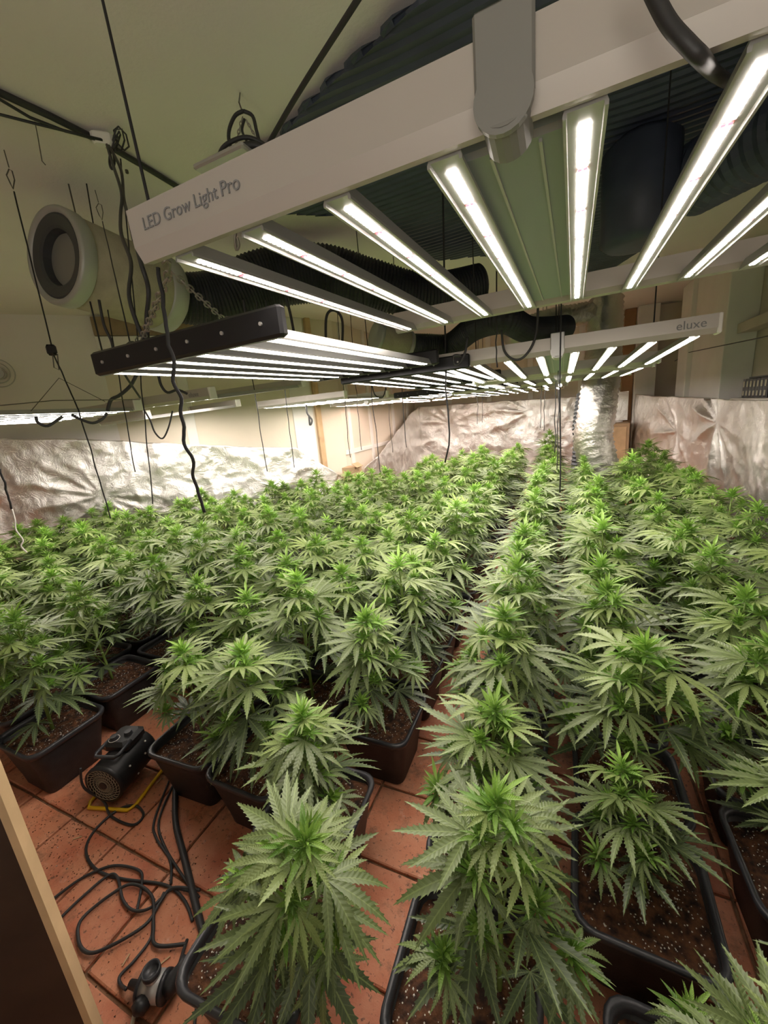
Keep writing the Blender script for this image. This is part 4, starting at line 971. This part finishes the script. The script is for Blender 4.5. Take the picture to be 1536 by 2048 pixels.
for (x0, y0, x1, y1, r, lab) in (
    (281, 742, 306, 1008, 2.7, 'black rope hanging between the U-shaped cable and left foil'),
    (236, 742, 270, 944, 3.0, 'thin rope hanging just left of the U-shaped cable'),
    (505, 757, 534, 943, 3.9, 'rope hanging below the black lamp before the taped wall'),
    (566, 750, 588, 935, 4.1, 'rope hanging in front of the grey wall panel'),
    (685, 740, 700, 915, 4.6, 'rope hanging right of the upright wooden post'),
    (741, 758, 759, 945, 3.2, 'black rope hanging below the second black lamp'),
    (802, 745, 812, 895, 3.9, 'rope ending at the raised edge of the back-left foil'),
    (775, 790, 785, 905, 6.0, 'thin distant rope by the back-left wall corner'),
    (712, 770, 722, 900, 5.0, 'thin rope before the panelled back-left wall'),
    (1122, 345, 1120, 985, 2.0, 'rightmost of three close black ropes right of centre'),
    (1111, 745, 1110, 905, 3.6, 'leftmost of three close black ropes right of centre'),
    (1117, 745, 1115, 940, 3.2, 'middle one of three close black ropes right of centre'),
    (993, 620, 993, 735, 1.95, 'thick cord hanging before the white lamp right of centre'),
    (1083, 765, 1081, 856, 5.6, 'left one of a thin pair of ropes before the back foil'),
    (1090, 765, 1088, 862, 5.6, 'right one of a thin pair of ropes before the back foil'),
    (955, 775, 954, 848, 5.8, 'thin rope before the middle of the back foil, leftmost'),
    (965, 775, 965, 845, 6.1, 'thin rope before the middle of the back foil, rightmost'),
):
    a, b = ar_(x0, y0, r), ar_(x1, y1, r)
    z1 = ext_up(a, b) if (y0 > 700 or x0 in (1122, 993)) else a
    line('hanging_rope', [z1] + wav(a, b, 8, .012 * r / 4, x0), .0032 if r < 3.5 else .0038, 'rope', lab, 'rope', GR)
line('hanging_rope', [ext_up(ar_(889, 600, 2.3), ar_(892, 780, 2.3))] + wav(ar_(889, 600, 2.3), ar_(892, 780, 2.3), 8, .006, 2) + [ar_(x, y, 2.3) for x, y in ((896, 820), (899, 866), (898, 890), (890, 925))], .0055, 'rope', 'thick black rope curling at its end left of the back foil centre', 'rope', GR)
line('power_cable', [ar_(x, y, 2.2) for x, y in ((1003, 660), (1008, 700), (1025, 718), (1045, 716), (1065, 690), (1074, 655), (1076, 610))], .006, 'rubber', 'cable loop in front of the second white lamp beam at centre', 'cable', GC, sp=6)
line('power_cable', [ar_(x, y, 2.15) for x, y in ((935, 675), (930, 705), (918, 728), (908, 727), (908, 712), (922, 712))], .007, 'rubber', 'curled cable end at the left of the second white lamp beam', 'cable', GC, sp=6)
line('power_cable', [ar_(x, y, 2.6) for x, y in ((652, 690), (652, 640), (660, 622), (675, 624), (685, 645), (684, 700))], .008, 'rubber', 'black hoop of cable standing over the nearest black lamp', 'cable', GC, sp=6)
line('power_cable', [ar_(x, y, 2.4) for x, y in ((487, 600), (492, 630), (500, 650))], .008, 'rubber', 'short black cable dropping from the flexible duct', 'cable', GC, sp=5)
line('power_cable', [ar_(x, y, 2.6) for x, y in ((568, 580), (580, 625), (588, 665))], .008, 'rubber', 'black cable dropping behind the right end of the black lamp', 'cable', GC, sp=5)
line('power_cable', [ar_(x, y, 2.4) for x, y in ((512, 600), (515, 622), (518, 640), (528, 642), (534, 625), (531, 600))], .004, 'rubber', 'thin looped cable under the flexible duct', 'cable', GC, sp=5)
line('power_cable', [ar_(x, y, 5.2) for x, y in ((612, 800), (614, 825), (624, 840), (620, 850), (618, 830))], .012, 'rubber', 'small knotted cable hanging before the grey wall panel', 'cable', GC, sp=5)
line('power_cable', [ar_(x, y, 4.5) for x, y in ((744, 770), (750, 790), (765, 795), (772, 775))], .007, 'rubber', 'short cable loop under the second black lamp', 'cable', GC, sp=5)
line('power_cable', [ay_(x, y, yy) for x, y, yy in ((1285, -60, .49), (1312, 0, .49), (1340, 50, .49), (1378, 92, .49), (1402, 116, .50), (1416, 132, .56), (1434, 150, .66), (1470, 168, .76), (1540, 172, .80), (1600, 150, .82))], .0062, 'rubber', 'thick black cable looping off the nearest lamp at upper right', 'cable', GC, sp=6)
MB().box((.34, -.034, .06), (.055, .006, .02), bev=.002).obj('socket', 'black', lampN[0])
text('IN', lampN[0], (.355, -.0312, .034), (R_(90), 0, 0), .010)
line('cord', wav(ar_(0, 938, 1.9), ar_(24, 1018, 1.95), 6, .006), .0035, 'rope', 'short black cord end at the left edge above the plants', 'cord')
line('cord', [ar_(x, y, 1.95) for x, y in ((24, 1018), (30, 1040), (32, 1060), (46, 1080), (42, 1092), (54, 1105))], .0028, 'whiteplastic', 'white string hanging below the black cord at the left edge', 'string', sp=4)
# ------------------------------------------------------------------ heater
hz = empty('fan_heater', 'small black drum fan heater on a yellow tube stand between the left pots', 'heater', (-1.745, .80, .118))
hz.rotation_euler = (0, 0, R_(16))
HL = .105; HR_ = .083
MB().tube([(0, -HL, 0), (0, -HL + .004, 0), (0, HL - .01, 0), (0, HL, 0)], [HR_ - .004, HR_, HR_, HR_ - .006], 36).obj('drum', 'black', hz, True)
MB().tube([(0, -HL + .004, 0), (0, -HL - .010, 0), (0, -HL - .012, 0)], [HR_ + .003, HR_ + .002, HR_ - .006], 36, cap=False).obj('front_ring', 'black', hz, True)
gr = MB()
for k in range(26):
    a0 = 2 * math.pi * k / 26; pts = []
    for q in range(7):
        t = q / 6; rr = .018 + (.077 - .018) * t; an = a0 + .9 * t; pts.append((rr * math.cos(an), -HL - .009, rr * math.sin(an)))
    gr.tube(pts, .0013, 4)
for rr in (.018, .032, .046, .060, .074):
    gr.tube([(rr * math.cos(2 * math.pi * q / 28), -HL - .010, rr * math.sin(2 * math.pi * q / 28)) for q in range(28)], .0013, 4, closed=True)
tag(gr.obj('grille', 'filter', hz), kind='stuff')
MB().tube([(0, -HL - .008, 0), (0, -HL - .013, 0)], [.017, .017], 16).obj('grille_hub', 'black', hz)
cb_ = MB().box((.0, .035, .092), (.115, .12, .05), bev=.014).obj('control_box', 'black', hz)
for kx, ky in ((-.022, .005), (.022, .035)):
    MB().tube([(kx, ky, .117), (kx, ky, .132)], [.017, .014], 18).obj('knob', 'rim', cb_)
MB().tube([(-.022 + .021 * math.cos(q * math.pi / 12), .005 + .021 * math.sin(q * math.pi / 12), .1185) for q in range(24)], .0012, 4, closed=True).obj('dial_ring', 'whiteplastic', cb_)
MB().tube([(-.052, .01, .108), (-.055, -.06, .104), (-.045, -.075, .103), (.045, -.075, .103), (.055, -.06, .104), (.052, .01, .108)], .0075, 8).obj('handle', 'rim', hz, True)
for p in ((HR_ * .93, -.05, .035), (HR_ * .99, .03, .02), (HR_ * .8, .06, .055), (HR_ * .9, -.02, -.035)):
    MB().tube([p, (p[0] * 1.05, p[1], p[2] * 1.05)], .004, 8).obj('rivet', 'whiteplastic', hz)
for sx in (-1, 1): MB().tube([(sx * HR_ * .95, .05, -.02), (sx * (HR_ + .022), .05, -.02)], .009, 10).obj('pivot', 'black', hz)
z0 = -.118 + .008
fr_ = [(HR_ + .018, .05, -.02), (HR_ + .028, .11, z0 + .03), (HR_ + .028, .13, z0 + .004), (HR_ + .026, -.10, z0), (HR_ + .01, -.125, z0), (-HR_ - .01, -.125, z0), (-HR_ - .026, -.10, z0), (-HR_ - .028, .13, z0 + .004), (-HR_ - .028, .11, z0 + .03), (-HR_ - .018, .05, -.02)]
MB().tube(fr_, .0072, 10).obj('stand', 'yellow', hz, True)
# ------------------------------------------------------------------ floor cables
def fl(pxs, z=.006): return [az_(x, y, z) for x, y in pxs]
GF = 'cables lying on the tiles'
hp = hz.location
line('floor_cable', [Vector((-1.775, .66, .215)), Vector((-1.785, .655, .12))] + fl([(207, 1602)], .03) + fl([(222, 1632), (265, 1650), (287, 1630), (270, 1611), (235, 1620), (190, 1660), (172, 1700), (190, 1737), (240, 1757), (330, 1770), (368, 1800), (385, 1842)]), .0048, 'rubber', 'heater cord looping down over its grille and across the tiles', 'cable', GF, 8, sp=8)
line('floor_cable', fl([(338, 1562), (309, 1640), (312, 1675), (340, 1720), (342, 1768)]), .0045, 'rubber', 'left one of two thin cables beside the thick hose', 'cable', GF, 8, sp=7)
line('floor_cable', fl([(347, 1568), (318, 1640), (328, 1690), (365, 1752), (398, 1795)]), .0045, 'rubber', 'right one of two thin cables beside the thick hose', 'cable', GF, 8, sp=7)
line('floor_cable', fl([(80, 1818), (150, 1765), (195, 1741), (235, 1731), (278, 1741), (284, 1765), (274, 1822)], .010), .0045, 'rubber', 'upper thin cable running left to the board edge', 'cable', GF, 8, sp=7)
line('floor_cable', fl([(95, 1862), (112, 1845), (160, 1798), (215, 1752), (235, 1755), (246, 1800), (268, 1821), (302, 1815), (345, 1778), (390, 1785)], .012), .0045, 'rubber', 'lower thin cable running left to the board edge', 'cable', GF, 8, sp=7)
line('floor_cable', fl([(400, 1780), (345, 1776), (322, 1802), (290, 1850), (215, 1895), (175, 1905), (157, 1880), (166, 1835), (240, 1777), (275, 1770), (305, 1795), (307, 1850), (312, 1890), (372, 1888)], .014), .005, 'rubber', 'long oval cable loop in the middle of the bare tiles', 'cable', GF, 8, sp=8)
line('floor_cable', fl([(328, 1785), (308, 1830), (302, 1875), (270, 1920), (240, 1952), (242, 1970)], .008) + [az_(252, 1978, .03)], .0045, 'rubber', 'cable curving down to the plug at the splitter block', 'cable', GF, 8, sp=7)
line('hose', fl([(352, 1560), (350, 1600), (352, 1650), (366, 1705), (382, 1770), (394, 1820), (410, 1880)], .013), .0115, 'rubber', 'thick black hose curving past the left pots to the nearest pot', 'hose', None, 12, sp=9)
tag(corr_tube(fl([(410, 1985), (425, 2020), (440, 2070)], .016), .011, .006, .0015, 12).obj('spiral_hose', 'chain', None), 'steel spiral hose showing at the bottom edge beside the nearest pot', 'hose')
line('floor_cable', fl([(400, 1985), (392, 2020), (388, 2070)], .008), .004, 'rubber', 'thin cable beside the spiral hose at the bottom edge', 'cable', GF, 6, sp=4)
# splitter block
sp_ = empty('socket_splitter', 'silver and grey cylindrical socket splitter lying on the tiles', 'socket splitter', (-1.0, .375, .036))
sp_.rotation_euler = (0, 0, R_(20))
MB().tube([(-.030, 0, 0), (.030, 0, 0)], .034, 28).obj('body', 'silver', sp_, True)
for sx in (-1, 1): MB().tube([(sx * .028, 0, 0), (sx * .037, 0, 0), (sx * .038, 0, 0)], [.036, .036, .030], 28).obj('end_ring', 'rim', sp_, True)
so_ = MB().tube([(0, .004, .02), (0, .004, .046)], .021, 24).obj('socket', 'silver', sp_, True)
MB().tube([(0, .004, .044), (0, .004, .058), (0, .004, .058), (0, .004, .047), (0, .004, .047)], [.0235, .0235, .0195, .019, .001], 24, cap=False, axis=(0, 0, 1)).obj('socket_ring', 'rim', so_, True)
MB().tube([(.038, 0, 0), (.048, .004, .004), (.062, .03, .02), (.068, .05, .03)], [.027, .025, .012, .007], 14).obj('plug', 'black', sp_, True)
MB().tube([(-.038, 0, .0), (-.05, .0, -.002), (-.075, .004, -.002)], [.026, .012, .010], 12).obj('plug', 'black', sp_, True)
MB().tube([(-.012, -.03, .0), (-.014, -.05, .004), (-.016, -.056, .0)], [.022, .020, .008], 14).obj('plug', 'black', sp_, True)
line('floor_cable', [az_(277, 1990, .035), az_(272, 2015, .02), az_(262, 2060, .006), az_(255, 2110, .006)], .005, 'cream', 'cream coloured cable leading from the splitter to the bottom edge', 'cable', GF, 8, sp=5)
line('floor_cable', [az_(357, 1935, .05), az_(366, 1905, .02), az_(374, 1880, .008)], .005, 'rubber', 'cable end rising from the splitter plug to the pot rim', 'cable', GF, 8, sp=5)
tag(MB().tube([(-.80, .14, 0), (-.80, .14, .01), (-.80, .14, .012)], [.05, .065, .06], 28).obj('saucer', 'cream', None, True), 'cream saucer edge on the floor at the bottom edge', 'saucer')
# splinters and soil crumbs
r3 = random.Random(3)
for k, (x, y) in enumerate(((155, 1676), (318, 1562), (330, 1921), (252, 1920))):
    p = az_(x, y, .003); a_ = r3.random() * 3
    MBo = MB().box(p, (.028, .004, .003), Matrix.Rotation(a_, 3, 'Z')); tag(MBo.obj('splinter', 'wood', None), ('pale wood splinter on the tiles below the heater by the board', 'pale wood splinter beside the yellow heater stand', 'small pale chip on the tiles right above the splitter', 'small pale chip on the tiles left above the splitter')[k], 'splinter', 'splinters on the tiles')
cr = MB()
for k in range(420):
    x, y = r3.uniform(-2.0, -.95), r3.uniform(.22, .72)
    if r3.random() < .5: x, y = r3.gauss(-1.75, .15), r3.gauss(.55, .06)
    s = r3.uniform(.0012, .004); b = len(cr.v); rt = Matrix.Rotation(r3.random() * 6, 3, 'Z')
    for d in ((1, 0, 0), (-.6, .8, 0), (-.6, -.8, 0), (0, 0, .8)): cr.v.append(rt @ Vector(d) * s + Vector((x, y, .001)))
    cr.f += [(b, b + 1, b + 3), (b + 1, b + 2, b + 3), (b + 2, b, b + 3)]
tag(cr.obj('soil_crumbs', 'soil', None), 'dark soil crumbs spilled on the bare tiles', 'soil', kind='stuff')
# board at lower left
E0 = Vector((-.892, .223, 0)); dB = Vector((-.72, -.69, 0)).normalized(); nB = Vector((-dB.y, dB.x, 0))
bd = empty('wooden_board', 'upright dark brown board with a pale wood edge at the lower left', 'board', E0)
mt = Matrix((dB, nB, Vector((0, 0, 1)))).transposed()
MB().box(dB * .36 + Vector((0, 0, .65)), (.70, .026, 1.3), mt).obj('panel', 'brown', bd)
MB().box(dB * .005 + Vector((0, 0, .65)), (.012, .028, 1.3), mt).obj('edge_strip', 'wood', bd)
# ------------------------------------------------------------------ right-hand wall things
def wall_x(x): return lambda px, py: ax_(px, py, x)
q = wall_x(1.88)
pa, pb = q(1312, 640), q(1378, 640)
pz0, pz1 = q(1335, 690).z, q(1335, 560).z
fp = empty('floral_poster', 'tall grey poster of pale lily-like blossoms between the white pillars', 'poster', (1.895, (pa.y + pb.y) / 2, (pz0 + pz1) / 2))
hw_, hh_ = abs(pa.y - pb.y) / 2, (pz1 - pz0) / 2
MB().box((0, 0, 0), (.012, hw_ * 2, hh_ * 2)).obj('sheet', 'grey', fp)
M['petal'] = mat('petal_print', (.50, .50, .44), .8); M['darkprint'] = mat('dark_print', (.06, .065, .06), .8)
r4 = random.Random(8)
def print_shape(pts, m, d): 
    mbp = MB(); n = len(pts); mbp.v = [Vector((-.0065 - d, a, b)) for a, b in pts]; mbp.f = [tuple(range(n))]; return mbp.obj('printed_shape', m, fp)
for k, (cy, cz, s, a0, m_) in enumerate(((.1, .25, .34, 0, 'petal'), (-.25, .0, .30, .7, 'petal'), (.25, -.25, .22, 1.4, 'petal'), (-.1, .45, .2, .3, 'petal'), (.3, .3, .2, 1, 'darkprint'), (-.35, -.35, .3, .5, 'darkprint'))):
    for p in range(5):
        an = a0 + p * 1.257; tip_ = (cy + s * math.cos(an), cz + s * math.sin(an)); sd_ = (-math.sin(an) * s * .22, math.cos(an) * s * .22); md = (cy + s * .5 * math.cos(an), cz + s * .5 * math.sin(an))
        pts = [(cy, cz), (md[0] + sd_[0], md[1] + sd_[1]), tip_, (md[0] - sd_[0], md[1] - sd_[1])]
        pts = [(max(-hw_, min(hw_, a * hw_ * 1.6)), max(-hh_, min(hh_, b * hh_ * 1.6))) for a, b in pts]
        print_shape(pts, m_, .0006 * (k + 1) + .0001 * p)
# black folders on a ledge
ps = ax_(1480, 796, 1.60); pe = ax_(1560, 797, 1.60)
led = boxs('trim_25', 1.56, 1.89, 1.6, ps.y + .15, ps.z - .03, ps.z, 'sidewall')
ztop_ = ax_(1500, 757, 1.60).z; nb_ = 5
for k in range(7):
    y = ps.y - .035 - k * .078
    b_ = empty('box_file', 'black box file with pale spine labels on the right-hand ledge, %s from the back' % ordn(k + 1), 'box file', (1.72, y, ps.z), 'box files on the right-hand ledge')
    h_ = ztop_ - ps.z
    MB().box((0, 0, h_ / 2), (.22, .072, h_), bev=.004).obj('case', 'black', b_)
    MB().box((-.112, 0, h_ * .72), (.003, .03, h_ * .3)).obj('spine_label', 'filter', b_)
    MB().box((-.112, 0, h_ * .25), (.003, .03, h_ * .25)).obj('spine_label', 'filter', b_)
tag(MB().box((1.72, ps.y - .30, ztop_ + .008), (.20, .40, .014), bev=.003).obj('notebook', 'rim', None), 'flat dark notebook lying on top of the black box files', 'notebook')
# upper dark slatted object
pu = ax_(1520, 625, 1.7)
sl = empty('slatted_panel', 'dark vertical slatted panel high on the wall at the right edge', 'panel', (1.80, pu.y - .1, pu.z))
zz = abs(ax_(1505, 590, 1.7).z - ax_(1505, 660, 1.7).z)
MB().box((.03, -.15, 0), (.06, .55, zz)).obj('back', 'black', sl)
for k in range(8): MB().box((-.01, .1 - k * .065, 0), (.02, .03, zz * .96), bev=.003).obj('slat', 'duct', sl)
bp_ = ax_(1530, 560, 1.7)
tag(MB().tube([(1.84, bp_.y - .08, bp_.z), (1.74, bp_.y - .08, bp_.z), (1.72, bp_.y - .08, bp_.z)], [.12, .12, .10], 28).obj('wall_vent', 'aludull', None, True), 'round pale vent on the wall above the slatted panel', 'vent')
line('wall_wire', [ax_(1372, 706, 1.58), ax_(1440, 692, 1.55), ax_(1536, 672, 1.5), ax_(1600, 655, 1.5)], .005, 'rubber', 'thin wire sloping across the white pillar to the right edge', 'wire', sp=5)
line('wall_wire', [ax_(1312, 738, 1.86), ax_(1350, 722, 1.75), ax_(1372, 706, 1.60)], .006, 'rubber', 'drooping wire in the recess left of the white pillar', 'wire', sp=5)
pc = ax_(1305, 742, 1.72)
cc = empty('camera_ball', 'small black ball with dangling cord hung in the recess', 'camera', pc)
bmx = bmesh.new(); bmesh.ops.create_uvsphere(bmx, u_segments=18, v_segments=12, radius=.055); me_ = bpy.data.meshes.new('ball'); bmx.to_mesh(me_); bmx.free(); me_.materials.append(M['grey']); me_.polygons.foreach_set('use_smooth', [True] * len(me_.polygons)); obj('ball', me_, cc)
MB().tube(spline([(0, 0, 0), (0, 0, -.1), (.02, .05, -.16), (-.02, -.06, -.22), (0, .02, -.26)], 5), .008, 6).obj('cord', 'rubber', cc)
MB().tube([(0, 0, .05), (0, 0, CH - pc.z + .01)], .006, 6).obj('hanger', 'rubber', cc)
pk = ax_(1302, 790, 1.52)
cbn = MB()
for k in range(5):
    a_ = -.4 + k * .2; cbn.tube([pk + Vector((0, -.16, .01 * k)), pk + Vector((.01, 0, .012)), pk + Vector((0, .16 * math.cos(a_), .16 * math.sin(a_) * .5))], .006, 5)
tag(cbn.obj('cable_bundle', 'rubber', None), 'tied bundle of dark cable ends resting on top of the right-hand foil', 'cable')
# ------------------------------------------------------------------ left clutter
pr_ = ar_(720, 915, 5.9)
cx_ = empty('cardboard_box', 'open cardboard box behind the plants in the gap between the foil sheets', 'box', (-3.0 + .0, 5.38, 0)); cx_.location = (-2.88, 5.2, 0)
MB().box((0, 0, .40), (.22, .22, .80), bev=.004).obj('body', 'card', cx_)
MB().box((.13, -.06, .83), (.10, .2, .006), Matrix.Rotation(.6, 3, 'Y')).obj('flap', 'card', cx_)
crumple('foil_scrap', (-3.05, 3.35, .0), .22, 'crumpled foil lying between the pots before the left foil sheet', 4)
tp = apl(390, 830, (P[1][0], P[1][1]), (P[2][0], P[2][1]))
pv = apl(3, 750, P[0], P[1])
rf = empty('round_fan', 'round wire fan grille at the left edge above the edge-on lamp', 'fan', (pv.x + .12, pv.y - .08, pv.z))
dW = (Vector((*P[1], 0)) - Vector((*P[0], 0))).normalized(); nW = Vector((dW.y, -dW.x, 0))
for rr in (.14, .10, .06): MB().tube([dW * rr * math.cos(k * math.pi / 14) + Vector((0, 0, rr * math.sin(k * math.pi / 14))) for k in range(28)], .006, 5, closed=True).obj('grille_ring', 'aludull', rf)
MB().tube([-nW * .10, -nW * .0], [.05, .05], 16).obj('hub', 'aludull', rf)
# support straps for lamps and filters
def hang(x, y, z, label, top=CH - .002, r=.003): line('hanging_rope', [Vector((x, y, top)), Vector((x, y, z))], r, 'rope', label, 'rope', GR)
for nm, mt_, Lx, Wx in ((('second white lamp'), lampE[1], lampE[2], lampE[3]),):
    for sx, w_ in ((-1, 'left'), (1, 'right')):
        p = mt_ @ Vector((sx * Wx * .72, .0, .076)); hang(p.x, p.y, p.z, 'rope holding the %s side of the %s' % (w_, nm), 2.82)
